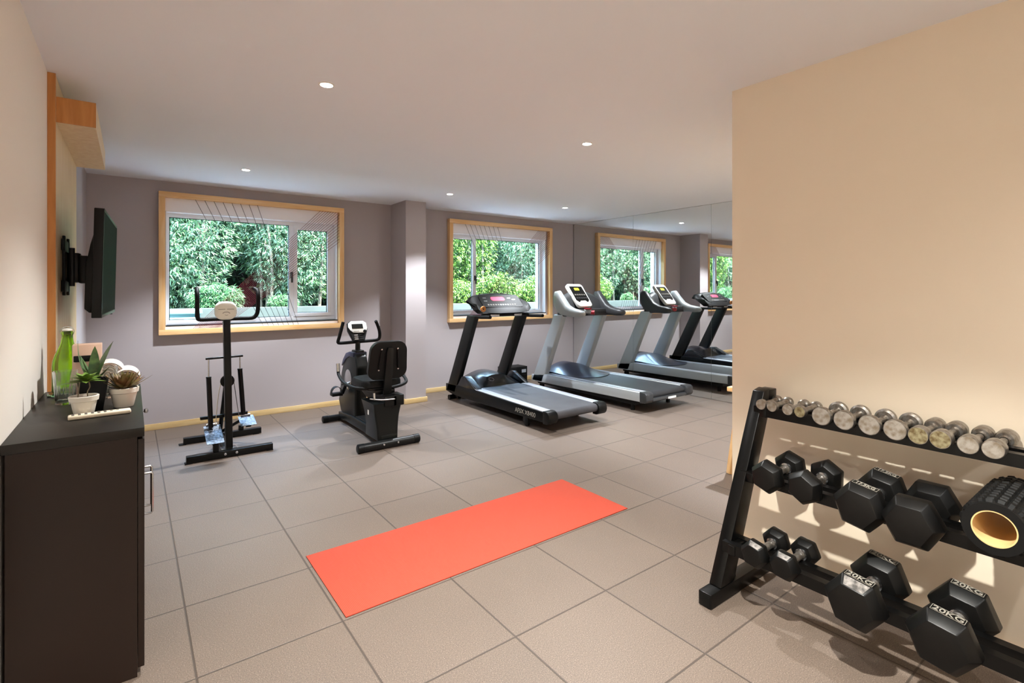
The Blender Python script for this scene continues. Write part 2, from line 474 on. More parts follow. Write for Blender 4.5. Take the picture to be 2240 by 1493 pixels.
def art_frame(x0, x1, z0, z1, A, label, lab2):
    """wooden box frame standing proud of the wall with threads stretched across it"""
    yf = 1.39; w = .052
    t = thing('window_surround_frame', label, 'wooden frame', (x0, YB, z0))
    MB().box(x0, x1, yf, YB-.0005, z1-w, z1, .002).build('top_rail', 'pine', t)
    MB().box(x0, x1, yf, YB-.0005, z0, z0+w, .002).build('bottom_rail', 'pine', t)
    MB().box(x0, x0+w, yf, YB-.0005, z0+w, z1-w, .002).build('side_rail', 'pinez', t)
    MB().box(x1-w, x1, yf, YB-.0005, z0+w, z1-w, .002).build('side_rail', 'pinez', t)
    art = thing('string_art', lab2, 'thread artwork', (x0+w, 1.42, z0+w), 'thread artworks in the window frames')
    zt, zb = z1-w, z0+w; xl, xr = x0+w, x1-w; W_ = xr-xl
    def th(p, q, y, m, r=.0021):
        MB().tube([(p[0], y, p[1]), (q[0], y, q[1])], r, 6).build('thread', m, art)
    for k in range(8):
        th((xl+A[0]+k*A[1], zt), (xl+A[2]+k*A[3], zb), 1.415, 'thread_black')
    n = 18
    for k in range(n):
        s = k/(n-1)
        if s < .42:
            p = (xr-.21+.21*(s/.42), zt)
        else:
            p = (xr, zt-.34*((s-.42)/.58))
        q = (xl+.225+.245*s, zb)
        th(p, q, 1.405+.001*(k % 3), 'thread_red', .0019)
    return t
art_frame(.027, 1.778, .905, 2.283, (.245, .079, .855, .05),
          'pale pine box frame around the left window, beside the pillar', 'dark red and black threads stretched across the left window frame')
art_frame(3.165, 4.956, .905, 2.285, (.20, .076, .83, .05),
          'pale pine box frame around the right window, behind the treadmills', 'dark red and black threads stretched across the window frame behind the black treadmill')

# baseboards
bh = .058
struct(MB().box(XL, 2.373, YB-.014, YB-.0005, 0, bh, .002).build('baseboard_back', 'skirt'))
struct(MB().box(2.632, XM-.002, YB-.014, YB-.0005, 0, bh, .002).build('baseboard_back_right', 'skirt'))
struct(MB().box(2.359, 2.3725, 1.02, YB-.015, 0, bh, .002).box(2.359, 2.646, 1.006, 1.0195, 0, bh, .002).box(2.6325, 2.646, 1.02, YB-.015, 0, bh, .002).build('baseboard_pillar', 'skirt'))
struct(MB().box(XB-.014, XB-.0005, YR, YE, 0, bh, .002).build('baseboard_right', 'piney'))

# mirror panels on the right-hand wall
ys = [YB-.015, .221, -1.01, -2.24, YE+.002]
for k in range(4):
    y1, y0 = ys[k], ys[k+1]
    t = thing('mirror_panel', ['wall mirror panel in the corner nearest the windows, reflecting the right window',
              'wall mirror panel between the corner one and the one beside the beige wall edge',
              'wall mirror panel seen only as a sliver beside the edge of the beige wall',
              'last wall mirror panel, hidden from the camera behind the beige wall'][k], 'mirror', (XM, (y0+y1)/2, 0), 'mirror panels on the side wall')
    MB().box(XM, XM+.006, y0+.0015, y1-.0015, .004, H-.004).build('mirror_glass', 'mirror', t, smooth=False)
    MB().box(XM+.006, XM+.0115, y0+.0002, y1-.0002, .002, H-.002).build('mirror_backing', 'mirroredge', t)

# ------------------------------------------------------------------ downlights
LAMPS = [(.614, -1.894, 'nearest recessed ceiling light, left of the room centre'),
         (2.419, -1.944, 'recessed ceiling light near the beige wall edge'),
         (.616, .447, 'recessed ceiling light in front of the left window'),
         (2.591, .362, 'recessed ceiling light in front of the pillar'),
         (4.223, .293, 'recessed ceiling light in front of the right window'),
         (4.3, -2.35, 'assumed unseen ceiling light over the bench by the mirror, boosted for ceiling bounce'),  # assumed lamp kept out of view, strengthened to bounce light onto the ceiling
         (.74, -4.1, 'recessed ceiling light above the dumbbell rack'),
         (.35, -5.7, 'added unseen fill light in the ceiling behind the camera, towards the left wall'),  # unseen lamp added to lift the ambient light and the left wall
         (1.6, -5.7, 'added unseen fill light in the ceiling behind the camera near the beige wall')]  # second unseen lamp, added as fill from the rear of the room
def make_lamp(x, y, lab):
    t = thing('ceiling_downlight', lab, 'ceiling light', (x, y, H), 'recessed ceiling lights')
    MB().lathe([(.030, -.001), (.030, -.004), (.036, -.0045), (.039, -.003), (.039, 0), (.030, 0)], (x, y, H), cap=False).build('rim', 'lamprim', t)
    MB().lathe([(.0295, -.0005), (.0295, -.003), (.02, -.0038), (.001, -.004)], (x, y, H)).build('lens', 'lampglow', t)
    return t
lamp0 = make_lamp(*LAMPS[0])
for x, y, lab in LAMPS[1:]: dup(lamp0, (x, y, H), lab)
POW = [27, 28, 32, 34, 26, 62, 58, 8, 8]
LCOL = [(.98, 1, .99), (.98, 1, .99), (.93, .99, 1.05), (.93, .99, 1.05), (.93, .99, 1.05), (.94, .99, 1.05), (1, .99, .92), (.98, 1, .99), (.98, 1, .99)]
CONE = [114, 112, 104, 98, 102, 84, 104, 150, 150]
for (x, y, lab), pw, cone, lc in zip(LAMPS, POW, CONE, LCOL):
    ld = bpy.data.lights.new('downlight_beam', 'SPOT'); ld.energy = pw; ld.color = lc
    ld.spot_size = R(cone); ld.spot_blend = .85 if x < .62 and y < -1 and y > -3 else .55; ld.shadow_soft_size = .025
    lo = bpy.data.objects.new('downlight_beam', ld); COL.objects.link(lo); lo.location = (x, y, H-.02)

# ------------------------------------------------------------------ oak panel, canopy, television
t = thing('oak_wall_panel', 'tall oak veneer panel on the left wall behind the television', 'wall panel', (XL, -.63, 0))
MB().box(XL+.0005, -.472, -1.235, -.03, 0, H-.002).build('panel_face', 'oak', t)
MB().box(XL+.0005, -.4695, -1.24, -1.235, 0, H-.002).build('near_edge', 'oakedge', t, label='orange-toned solid edge strip')
t = thing('oak_canopy_box', 'oak box canopy projecting from the wall panel just under the ceiling', 'canopy', (-.47, -.63, 2.17))
MB().box(-.4715, -.322, -1.19, -.035, 2.165, 2.288).build('canopy_body', 'oak', t)
MB().box(-.4715, -.3215, -1.196, -1.1905, 2.164, 2.289).build('end_board', 'oakedge', t, label='orange-toned end board')

t = thing('television', 'black flat television swung out from the oak panel on the left wall', 'television', (-.28, -.77, 1.2))
ang = R(2.1)
T = Matrix.Translation((-.278, -.77, 1.475)) @ Matrix.Rotation(-ang, 4, 'Z') @ Matrix.Rotation(R(1.2), 4, 'Y')
w2, h2 = .465, .278
MB().box(-.038, 0, -w2, w2, -h2, h2, .004, T).build('housing', 'blackmat', t)
MB().box(.0002, .0012, -w2+.014, w2-.014, -h2+.018, h2-.014, 0, T).build('screen', 'screen', t)
f = MB(); f.box(-.0005, .0025, -w2, w2, -h2, -h2+.016, .0008, T); f.box(-.0005, .0025, -w2, w2, h2-.012, h2, .0008, T)
f.box(-.0005, .0025, -w2, -w2+.012, -h2, h2, .0008, T); f.box(-.0005, .0025, w2-.012, w2, -h2, h2, .0008, T); f.build('bezel', 'blackgloss', t)
b = MB(); pts = [(-.038, -.255), (-.038, .19), (-.058, .10), (-.075, -.02), (-.075, -.235), (-.055, -.255)]
b.prism([(p[0], p[1]) for p in pts], 'y', -.36, .36, .004)
b.bm.transform(T); b.build('rear_casing', 'blackmat', t)
MB().box(-.01, .006, .18, .22, -h2-.006, -h2+.0, .002, T).build('sensor', 'shelldk', t)
t = thing('tv_wall_bracket', 'black swing-arm wall bracket holding the television', 'wall bracket', (-.47, -.8, 1.32))
MB().box(-.4715, -.462, -.98, -.62, 1.33, 1.39, .002).box(-.4715, -.462, -.98, -.62, 1.55, 1.61, .002).box(-.4715, -.46, -.92, -.88, 1.31, 1.63, .002).box(-.4715, -.46, -.70, -.66, 1.31, 1.63, .002).build('wall_plate', 'blackmat', t)
MB().box(-.46, -.40, -.84, -.74, 1.38, 1.545, .012).box(-.41, -.365, -.87, -.72, 1.375, 1.53, .01).build('swing_arm', 'black', t)
MB().cyl((-.437, -.845, 1.36), (-.437, -.845, 1.57), .012).build('pivot', 'shelldk', t)

# ------------------------------------------------------------------ cabinet
CT = .862
t = thing('sideboard_cabinet', 'dark brown laminate cabinet against the left wall with plants on top', 'cabinet', (-.32, -1.86, 0))
cy0, cy1 = -2.37, -1.33
MB().box(-.488, -.162, cy0+.002, cy1-.002, 0, CT-.032).build('body', 'wenge', t)
MB().box(-.4985, -.142, cy0, cy1, CT-.0315, CT, .0015).build('cabinet_top', 'wengetop', t)
for (a, c) in ((cy0+.004, -1.852), (-1.848, cy1-.004)):
    d = MB().box(-.1605, -.142, a, c, .03, CT-.04, .001).build('door', 'wenge', t)
    hb = MB(); hy = -1.90 if a < -2 else -1.80
    hb.tube([(-.1415, hy, .565), (-.112, hy, .565), (-.108, hy, .56), (-.108, hy, .40), (-.112, hy, .395), (-.1415, hy, .395)], .005, 10)
    hb.build('door_handle', 'steel', d)
MB().lathe([(.006, 0), (.006, .012), (.012, .018), (.012, .026), (.006, .03)], (-.1415, -1.40, .735), 'x', 16).build('door_knob', 'steel', t)

# ------------------------------------------------------------------ things on the cabinet
# coaster + bottle
MB_ = MB().lathe([(.001, 0), (.066, 0), (.07, .004), (.07, .008), (.064, .009), (.001, .008)], (-.412, -1.452, CT+.0005)).build('round_tray', 'coaster')
recenter(tag(MB_, 'round pale green glass tray under the green bottle', 'tray'), (-.412, -1.452, CT))
t = thing('glass_bottle', 'green glass bottle with clip stopper at the wall end of the cabinet', 'bottle', (-.412, -1.452, CT+.0095))
z = CT+.0095
prof = [(.001, 0), (.048, 0), (.053, .008), (.053, .12), (.051, .145), (.043, .175), (.031, .205), (.0235, .226), (.0205, .245), (.0205, .262), (.0225, .265), (.0225, .274), (.0185, .28)]
inner = [(.015, .28), (.017, .25), (.0205, .227), (.028, .203), (.040, .172), (.048, .143), (.0495, .12), (.0495, .012), (.045, .006), (.001, .005)]
MB().lathe(prof+inner, (-.412, -1.452, z), seg=36).build('glass_body', 'bottle', t)
MB().lathe([(.001, .268), (.013, .268), (.014, .281), (.0175, .282), (.0175, .288), (.012, .291), (.001, .292)], (-.412, -1.452, z)).build('stopper', 'panelwhite', t)
MB().tube([(-.412+.02, -1.452, z+.262), (-.412+.025, -1.452, z+.28), (-.412+.014, -1.452, z+.296), (-.412, -1.452, z+.301), (-.412-.014, -1.452, z+.296), (-.412-.025, -1.452, z+.28), (-.412-.02, -1.452, z+.262)], .0013, 6, 4).build('wire_clip', 'steel', t)

def tumbler(x, y, lab):
    t = thing('ribbed_glass_tumbler', lab, 'drinking glass', (x, y, CT+.001), 'ribbed glass tumblers on the cabinet')
    rings = []
    def ring(r, zz, am=0, n=72):
        return [Vector((x+(r+am*math.cos(a*18))*math.cos(a), y+(r+am*math.cos(a*18))*math.sin(a), CT+.001+zz)) for a in [2*math.pi*k/n for k in range(n)]]
    rings = [ring(.001, 0), ring(.031, 0), ring(.033, .006), ring(.030, .012, .0002), ring(.033, .02, .0012), ring(.036, .07, .0012), ring(.038, .08, 0), ring(.042, .135, 0), ring(.0425, .138), ring(.040, .138), ring(.036, .08), ring(.0315, .02), ring(.029, .016), ring(.001, .015)]
    MB().loft(rings).build('glass_wall', 'clear', t, sharp=60)
    return t
t0 = tumbler(-.398, -1.715, 'ribbed clear tumbler directly in front of the green bottle')
dup(t0, (-.268, -1.665, CT+.001), 'ribbed clear tumbler between the agave planter and the towels')

# white pot + stemmed rosette
def pot(name, lab, x, y, r0, r1, h, soil='soil'):
    t = thing(name, lab, 'potted plant', (x, y, CT+.001))
    z = CT+.001
    MB().lathe([(.001, 0), (r0, 0), (r0+.002, .003), (r1-.002, h*.72), (r1+.003, h*.75), (r1+.005, h*.98), (r1+.003, h), (r1-.001, h), (r1-.005, h*.8), (.001, h*.78)], (x, y, z), seg=36).build('pot', 'pot', t)
    MB().lathe([(.001, h*.80), (r1-.005, h*.80), (r1-.006, h*.87), (.001, h*.90)], (x, y, z)).build('soil', soil, t)
    return t
def leaf(mb, base, d, L, w, bend=.25, th=.004, n=8, up=Vector((0, 0, 1))):
    d = Vector(d).normalized(); s = d.cross(up)
    if s.length < .05: s = Vector((1, 0, 0))
    s.normalize(); nrm = s.cross(d); rings = []
    base = Vector(base)
    for i in range(n+1):
        u = i/n; ww = w*(math.sin(math.pi*min(1, .22+u*.78))**.8)*(1 if u < .999 else .02)+.0004
        p = base+d*L*u+nrm*(bend*L*u*u)
        rings.append([p-s*ww*.5, p-nrm*th*(1-u*.8)+s*0, p+s*ww*.5, p+nrm*th*.1*(1-u)])
    mb.loft(rings)
px_, py_ = -.322, -2.02
t = pot('potted_rosette', 'small white pot with a green rosette on two thin bare stems, behind the remote', px_, py_, .028, .041, .075)
z = CT+.001
b = MB(); b.tube([(px_-.018, py_, z+.06), (px_-.016, py_+.002, z+.09), (px_-.013, py_+.004, z+.127)], .002, 8, 4)
b.tube([(px_+.012, py_, z+.06), (px_+.010, py_+.002, z+.085), (px_+.017, py_+.004, z+.105), (px_+.014, py_+.006, z+.127)], .002, 8, 4)
b.build('stem', 'bark', t)
b = MB(); c0 = Vector((px_+.004, py_+.006, z+.128))
for k in range(24):
    a = k*2.4; el = .1+1.1*(k/24)
    leaf(b, c0+Vector((0, 0, .004*k/15)), (math.cos(a), math.sin(a), el), .060-.0008*k, .024, -.2, .004)
leaf(b, c0, (-.9, -.1, .12), .085, .018, -.25); leaf(b, c0, (-.8, .3, -.05), .075, .018, -.1)
b.build('rosette_leaves', 'leaflt', t)
# black tapered planter + agave
t = thing('agave_planter', 'black square tapered planter with tall spiky agave leaves', 'potted plant', (-.300, -1.93, CT+.001))
ax, ay = -.298, -1.925
def sq(w, zz): return [Vector((ax+u*w, ay+v*w, CT+.001+zz)) for u, v in ((-1, -1), (1, -1), (1, 1), (-1, 1))]
MB().loft([sq(.030, 0), sq(.047, .118), sq(.047, .122), sq(.043, .122), sq(.041, .105)]).build('planter', 'blackgloss', t)
b = MB(); c0 = Vector((ax, ay, CT+.11))
for d, L, w, bd in (((.26, .12, 1), .17, .044, -.12), ((.02, .25, 1), .145, .036, .02), ((-.75, .05, .9), .16, .026, .45), ((-.4, .35, .8), .12, .024, .1), ((.5, -.2, .6), .08, .024, 0), ((-.35, -.4, .7), .08, .024, 0), ((.1, .5, .6), .1, .026, .1)):
    leaf(b, c0, d, L, w, bd, .006)
b.build('agave_leaves', 'leafdk', t)
# right pot + brown succulent
t = pot('potted_succulent', 'white pot with a bushy brown-green succulent at the cabinet edge', -.203, -1.925, .031, .046, .078)
b = MB(); c0 = Vector((-.203, -1.925, CT+.066))
for k in range(60):
    a = k*2.399; u = (k+.5)/60; el = .25+1.6*(1-u)
    leaf(b, c0+Vector((math.cos(a)*.018*u, math.sin(a)*.018*u, .012)), (math.cos(a), math.sin(a), el), .058+.02*random.random()+.012*u, .015, random.uniform(-.1, .25), .003, 5)
b.build('succulent_leaves', 'succ', t)
# towels
def towel(x, y, zc, lab, r=.05):
    t = thing('rolled_towel', lab, 'towel', (x, y, zc-r), 'rolled white towels on the cabinet')
    L = .20
    poly = []; n = 90; turns = 3.3
    # outer body
    b = MB(); rings = []
    for yy, s in ((-.085, .90), (-.092, .97), (-.08, 1), (.08, 1), (.09, .95)):
        rings.append([Vector((x+math.cos(a)*r*s*(1+.02*math.sin(3*a)), y+yy, zc+math.sin(a)*r*s)) for a in [2*math.pi*k/28 for k in range(28)]])
    b.loft(rings); b.build('towel_roll', 'towel', t, sharp=70)
    s = MB(); pts = []
    for k in range(n+1):
        th = k/n*turns*2*math.pi; q = .004+(r*.90-.006)*k/n
        pts.append((x+math.cos(th)*q, y-.090, zc+math.sin(th)*q))
    s.tube(pts, .0036, 6); s.build('spiral_edge', 'towelin', t)
    return t
tw = towel(-.262, -1.42, CT+.083, 'rolled white towel on the left, leaning up behind the tumbler', .056)
towel(-.196, -1.47, CT+.054, 'rolled white towel on the right, behind the succulent', .052)
# box with black slot
t = thing('tissue_box', 'pinkish beige upright box with a black slot, behind the agave', 'box', (-.345, -1.56, CT+.001))
MB().box(-.385, -.285, -1.60, -1.52, CT+.001, CT+.235, .003).build('box_body', 'copper', t)
MB().box(-.380, -.300, -1.6065, -1.6005, CT+.16, CT+.187, .002).build('slot', 'blackgloss', t)
# remote
T = Matrix.Translation((-.272, -2.075, CT+.0085)) @ Matrix.Rotation(R(4), 4, 'Z')
t = thing('remote_control', 'long ivory remote control lying at the near end of the cabinet top', 'remote control', (-.272, -2.075, CT+.001))
MB().box(-.092, .092, -.021, .021, -.0075, .0075, .005, T, 3).build('remote_body', 'remote', t)
for r_ in range(3):
    for k in range(8):
        x = -.078+k*.0185; y = -.012+r_*.012
        if k > 5 and r_ != 1: continue
        MB().box(x-.004, x+.004, y-.003, y+.003, .0076, .0092, .0005, T).build('button', 'button', t)

# ------------------------------------------------------------------ yoga mat
o = MB().box(.517, 2.232, -2.488, -1.884, .0006, .0052, .0012).build('yoga_mat', 'orangemat')
recenter(tag(o, 'orange yoga mat unrolled on the grey rubber floor tiles', 'yoga mat'), (1.375, -2.186, 0))

# ------------------------------------------------------------------ standing stepper
t = thing('stepper_machine', 'black upright stepper with cream display and two steel pedals, under the left window', 'exercise machine', (.45, .4, 0))
MB().box(.155, .763, .095, .15, .006, .056, .003).build('front_foot', 'black', t)
MB().box(.178, .785, .70, .755, .006, .056, .003).build('rear_foot', 'black', t)
for fx in (.17, .74):
    for fy in (.122, .727): MB().box(fx-.025, fx+.025, fy-.03, fy+.03, 0, .0065, .002).build('rubber_pad', 'rubber', t)
MB().box(.425, .475, .15, .70, .012, .05, .003).build('spine', 'black', t)
for bx in (.415, .495): MB().lathe([(.001, -.010), (.009, -.009), (.012, -.004), (.012, 0)], (bx, .095, .033), 'y', 14).build('bolt', 'steel', t)
MB().bar((.452, .185, .05), (.447, .285, 1.10), .05, .05, .004).build('post', 'black', t)
MB().box(.395, .505, .14, .24, .05, .056, .001).build('post_plate', 'steel', t)
MB().bar((.44, .24, .60), (.44, .66, .05), .03, .03, .002).build('rear_brace', 'black', t)
b = MB()
b.tube([(.447, .29, 1.10), (.36, .285, 1.10), (.262, .27, 1.10), (.243, .265, 1.118), (.240, .262, 1.16), (.240, .262, 1.28), (.240, .285, 1.33), (.240, .325, 1.352)], .0165, 14, 4)
b.tube([(.447, .29, 1.10), (.54, .285, 1.10), (.635, .27, 1.102), (.668, .265, 1.13), (.678, .262, 1.18), (.680, .262, 1.28), (.678, .285, 1.33), (.66, .325, 1.352)], .0165, 14, 4)
b.build('handlebar', 'foam', t)
b = MB(); rings = []
for yy, s in ((.225, .80), (.208, .94), (.20, 1), (.19, 1), (.178, .93), (.172, .80)):
    rings.append([Vector((.43+p[0]*s, yy+(.03*p[1]), 1.172+p[1]*s)) for p in rr(.158, .148, .058, 8)])
b.loft(rings); d = b.build('display_head', 'whiteplastic', t)
q = MB(); q.tube([(.375, .172, 1.182), (.425, .172, 1.183)], .0016, 6).tube([(.437, .172, 1.183), (.487, .172, 1.182)], .0016, 6)
q.tube([(.405, .169, 1.150), (.417, .169, 1.158), (.432, .169, 1.160), (.447, .169, 1.158), (.458, .169, 1.149)], .002, 6, 3)
q.tube([(.422, .168, 1.137), (.433, .168, 1.133), (.444, .168, 1.137)], .0012, 6, 2)
q.build('display_grooves', 'button', d)
MB().tube([(.30, .30, .778), (.570, .30, .783)], .0095, 10).build('upper_crossbar', 'black', t)
for i, (x0, zt, zm, zb, x1, yb) in enumerate(((.322, .778, .625, .215, .336, .285), (.548, .783, .672, .275, .583, .36))):
    c = MB().cyl((x0, .30, zm), (x1, yb, zb), .0185, 16).build('hydraulic_cylinder', 'black', t)
    MB().cyl((x0-.001, .30, zt), (x0, .30, zm), .0055, 10).build('piston_rod', 'steel', c)
    MB().cyl((x0-.0, .30, zm+.004), (x0, .30, zm-.004), .020, 16).build('cylinder_cap', 'blackmat', c)
MB().lathe([(.001, .0), (.045, 0), (.052, .006), (.052, .018), (.045, .024), (.001, .024)], (.452, .262, .585), 'y', 24).build('pulley', 'blackmat', t)
MB().tube([(.405, .272, .58), (.385, .275, .45), (.368, .275, .235)], .003, 6, 4).build('cable', 'steel', t)
MB().tube([(.498, .272, .58), (.515, .275, .45), (.545, .32, .26)], .003, 6, 4).build('cable', 'steel', t)
MB().bar((.268, .36, .285), (.615, .36, .285), .026, .026, .004, up=(0, 0, 1)).build('lower_crossbar', 'black', t)
for (x0, x1, yf, zf, yb, zb) in ((.288, .408, .085, .128, .335, .218), (.553, .672, .27, .192, .445, .238)):
    p = MB(); nu, nv = 12, 12
    dz = Vector((0, yb-yf, zb-zf)); nn = Vector((0, -(zb-zf), yb-yf)).normalized()
    p.bm.free(); p = MB()
    T = Matrix.Translation(((x0+x1)/2, yf, zf)) @ Matrix.Rotation(math.atan2(zb-zf, yb-yf), 4, 'X')
    Lp = dz.length
    poly = rr(x1-x0, Lp, .008, 4, 0, Lp/2)
    p.prism(poly, 'z', 0, .004); p.bm.transform(T)
    pl = p.build('pedal_plate', 'tread', t)
    MB().box(-.02, .02, .02, Lp, -.024, -.0005, .002, T).build('pedal_arm', 'black', t)
    MB().bar((((x0+x1)/2), yb, zb-.012), (.45, .62, .09), .026, .022, .002).build('pivot_arm', 'black', t)
    xm = (x0+x1)/2
    MB().tube([(xm-.04, yb-.005, zb+.012), (xm+.035, yb-.005, zb+.012)], .010, 10).build('hinge_pin', 'steel', t)
MB().box(.333, .372, .103, .142, .0565, .118, .003).build('stop_block', 'rubber', t)
MB().box(.60, .64, .708, .745, .0565, .10, .003).build('stop_block', 'rubber', t)

# ------------------------------------------------------------------ recumbent bike
t = thing('recumbent_bike', 'black recumbent exercise bike with backrest, standing beside the pillar', 'exercise bike', (1.57, .15, 0))
def footbar(x0, x1, y, r, name):
    o = MB().cyl((x0+.05, y, r+.002), (x1-.05, y, r+.002), r-.001, 24).build(name, 'charcoal', t)
    for a, c in ((x0, x0+.062), (x1-.062, x1)):
        m = MB(); pr_ = [(r*.80, a if a == x0 else a), (r+.001, a+.006), (r+.001, c-.006), (r*.80, c)]
        m.lathe([(.001, a)]+pr_+[(.001, c)], (0, y, r+.002), 'x', 24).build('end_cap', 'blackmat', o)
    return o
fb = footbar(1.285, 1.835, -.44, .036, 'rear_foot')
for bx in (1.50, 1.625): MB().lathe([(.001, -.005), (.008, -.004), (.009, 0)], (bx, -.4755, .044), 'y', 12).build('bolt', 'steel', fb)
footbar(1.345, 1.81, .735, .033, 'front_foot')
MB().prism([(-.41, .045), (.5, .045), (.72, .03), (.72, .10), (.35, .125), (-.08, .125), (-.41, .10)], 'x', 1.50, 1.645, .006).build('main_beam', 'shroud', t)
MB().prism([(-.24, .126), (.30, .126), (.30, .135), (-.24, .135)], 'x', 1.52, 1.625, .002).build('step_through_plate', 'charcoal', t)
pts = [(.19, .70), (.36, .655), (.52, .655), (.61, .59), (.685, .48), (.71, .363), (.765, .20), (.70, .12), (.60, .08), (.31, .05), (.27, .10), (.27, .40), (.22, .50), (.10, .60), (.10, .635)]
pts = [(.40, .735), (.50, .715), (.60, .64), (.685, .50), (.715, .363), (.765, .21), (.70, .11), (.60, .075), (.31, .046), (.27, .10), (.27, .42), (.235, .52), (.225, .60), (.27, .70), (.32, .735)]
hs = MB().prism(pts, 'x', 1.515, 1.632, .016, 3).build('flywheel_shroud', 'shroud', t)
MB().prism([(.42, .738), (.52, .715), (.61, .645), (.66, .57), (.60, .60), (.52, .655), (.42, .69), (.30, .69), (.30, .738)], 'x', 1.506, 1.641, .008).build('shroud_trim', 'bluetrim', t)
for sx, X0_, dirn in ((-1, 1.515, -1), (1, 1.632, 1)):
    MB().lathe([(.001, 0), (.095, 0), (.098, .004*dirn), (.09, .008*dirn), (.001, .009*dirn)], (X0_, .46, .46), 'x', 32).build('crank_cover', 'steel', t, label='silver round crank cover')
MB().cyl((1.44, .46, .42), (1.71, .46, .42), .012, 14).build('crank_axle', 'steel', t)
cr = MB().bar((1.495, .46, .42), (1.475, .52, .315), .02, .026, .004).build('crank_arm', 'black', t)
cr2 = MB().bar((1.65, .46, .42), (1.67, .40, .525), .02, .026, .004).build('crank_arm', 'black', t)
def pedal(x, y, z, s):
    p = MB(); p.box(x-.05, x+.05, y-.045, y+.045, z-.014, z+.014, .005)
    o = p.build('pedal', 'blackmat', t)
    q = MB(); rings = []
    for k in range(9):
        a = math.pi*k/8
        c = Vector((x-.05*math.cos(a), y, z+.014+.06*math.sin(a)))
        rings.append([c+Vector((0, -.03, -.002)), c+Vector((0, .03, -.002)), c+Vector((0, .03, .002)), c+Vector((0, -.03, .002))])
    q.loft(rings).build('pedal_strap', 'rubber', o)
pedal(1.42, .53, .315, -1); pedal(1.725, .40, .525, 1)
MB().prism([(.30, .735), (.42, .735), (.41, .755), (.31, .755)], 'x', 1.53, 1.615, .004).build('neck_collar', 'blackgloss', t)
MB().tube([(1.572, .36, .70), (1.572, .36, .86)], .024, 18).build('neck_post', 'charcoal', t)
# console
b = MB(); rings = []
T = Matrix.Translation((1.57, .365, .945)) @ Matrix.Rotation(R(-24), 4, 'X')
out = [(-.062, .095), (.062, .095), (.096, .07), (.10, .01), (.085, -.03), (.055, -.115), (-.055, -.115), (-.085, -.03), (-.10, .01), (-.096, .07)]
for yy, s in ((.055, .6), (.045, .86), (.0, 1), (-.012, .98), (-.016, .95)):
    rings.append([T @ Vector((p[0]*s, yy, p[1]*s)) for p in out])
cs = b.loft(rings).build('console', 'blackmat', t)
fp = [(-.058, .088), (.058, .088), (.088, .066), (.092, .012), (.07, -.035), (-.05, -.028), (-.075, -.005), (-.092, .03), (-.088, .066)]
p = MB().prism(fp, 'y', -.023, -.0155, .002); p.bm.transform(T); p.build('console_fascia', 'panelwhite', cs)
MB().box(-.058, .05, -.0255, -.0232, .010, .058, 0, T).build('console_screen', 'lcd', cs)
p = MB(); p.lathe([(.001, -.034), (.014, -.033), (.016, -.0232), (.016, -.022)], (.062, 0, -.020), 'y', 20); p.bm.transform(T); p.build('dial', 'blackgloss', cs)
for i in range(3):
    for j in range(2):
        MB().box(-.045+.048*j, -.008+.048*j, -.0185, -.0162, -.060-.02*i, -.048-.02*i, .001, T).build('console_key', 'steel' if j == 0 else 'charcoal', cs)
for i in range(4): MB().box(-.045+.014*i, -.037+.014*i, -.0252, -.0232, -.018, -.012, 0, T).build('small_button', 'button', cs)
b = MB()
b.tube([(1.572, .355, .835), (1.45, .35, .832), (1.388, .345, .835), (1.376, .34, .85), (1.385, .325, .90), (1.412, .30, 1.035)], .0155, 12, 3)
b.tube([(1.572, .355, .835), (1.70, .35, .838), (1.762, .345, .842), (1.782, .335, .868), (1.775, .32, .93), (1.745, .30, 1.0), (1.725, .29, 1.035)], .0155, 12, 3)
b.build('front_handlebar', 'foam', t)
# rear pedestal, rail, seat, backrest
b = MB()
def rect(x0, x1, y0, y1, z, r=.02): return [Vector((p[0], p[1], z)) for p in rr(x1-x0, y1-y0, r, 3, (x0+x1)/2, (y0+y1)/2)]
b.loft([rect(1.475, 1.655, -.405, -.10, .06), rect(1.47, 1.66, -.40, -.12, .16), rect(1.455, 1.672, -.395, -.13, .26), rect(1.44, 1.685, -.41, -.11, .345), rect(1.435, 1.69, -.415, -.10, .375)])
b.build('rear_pedestal', 'shroud', t)
MB().prism([(-.43, .345), (-.06, .345), (.22, .42), (.22, .47), (-.05, .435), (-.43, .435)], 'x', 1.525, 1.635, .008).build('seat_rail', 'blackmat', t)
MB().prism([(-.43, .345), (-.28, .345), (-.28, .437), (-.43, .437)], 'x', 1.60, 1.70, .008).build('rail_end', 'blackmat', t)
MB().box(1.49, 1.67, -.30, .02, .437, .468, .004).build('seat_carriage', 'black', t)
b = MB(); rings = []
for zz, s in ((.485, .93), (.495, 1), (.535, 1), (.553, .95), (.56, .82)):
    rings.append([Vector((1.575+p[0]*s, -.11+p[1]*s, zz)) for p in rr(.36, .36, .08, 6)])
b.loft(rings).build('seat', 'rubber', t)
MB().box(1.44, 1.71, -.28, .06, .468, .4845, .003).build('seat_pan', 'charcoal', t)
b = MB(); rings = []
T = Matrix.Translation((1.582, -.345, .735)) @ Matrix.Rotation(R(10), 4, 'X')
for yy, s in ((-.030, .93), (-.026, 1), (.0, 1), (.022, .97), (.034, .86)):
    rings.append([T @ Vector((p[0]*s, yy, p[1]*(1-(1-s)*.8))) for p in [(q[0]*(1+.08*(-q[1]/.16 if q[1] < 0 else -q[1]/.3)), q[1]) for q in rr(.335, .335, .085, 8)]])
bk = b.loft(rings).build('backrest', 'rubber', t)
b = MB(); b.prism([(-.038, -.36), (.038, -.36), (.030, .08), (.022, .12), (-.022, .12), (-.030, .08)], 'y', -.056, -.031, .004)
b.bm.transform(T); b.build('backrest_post', 'charcoal', t)
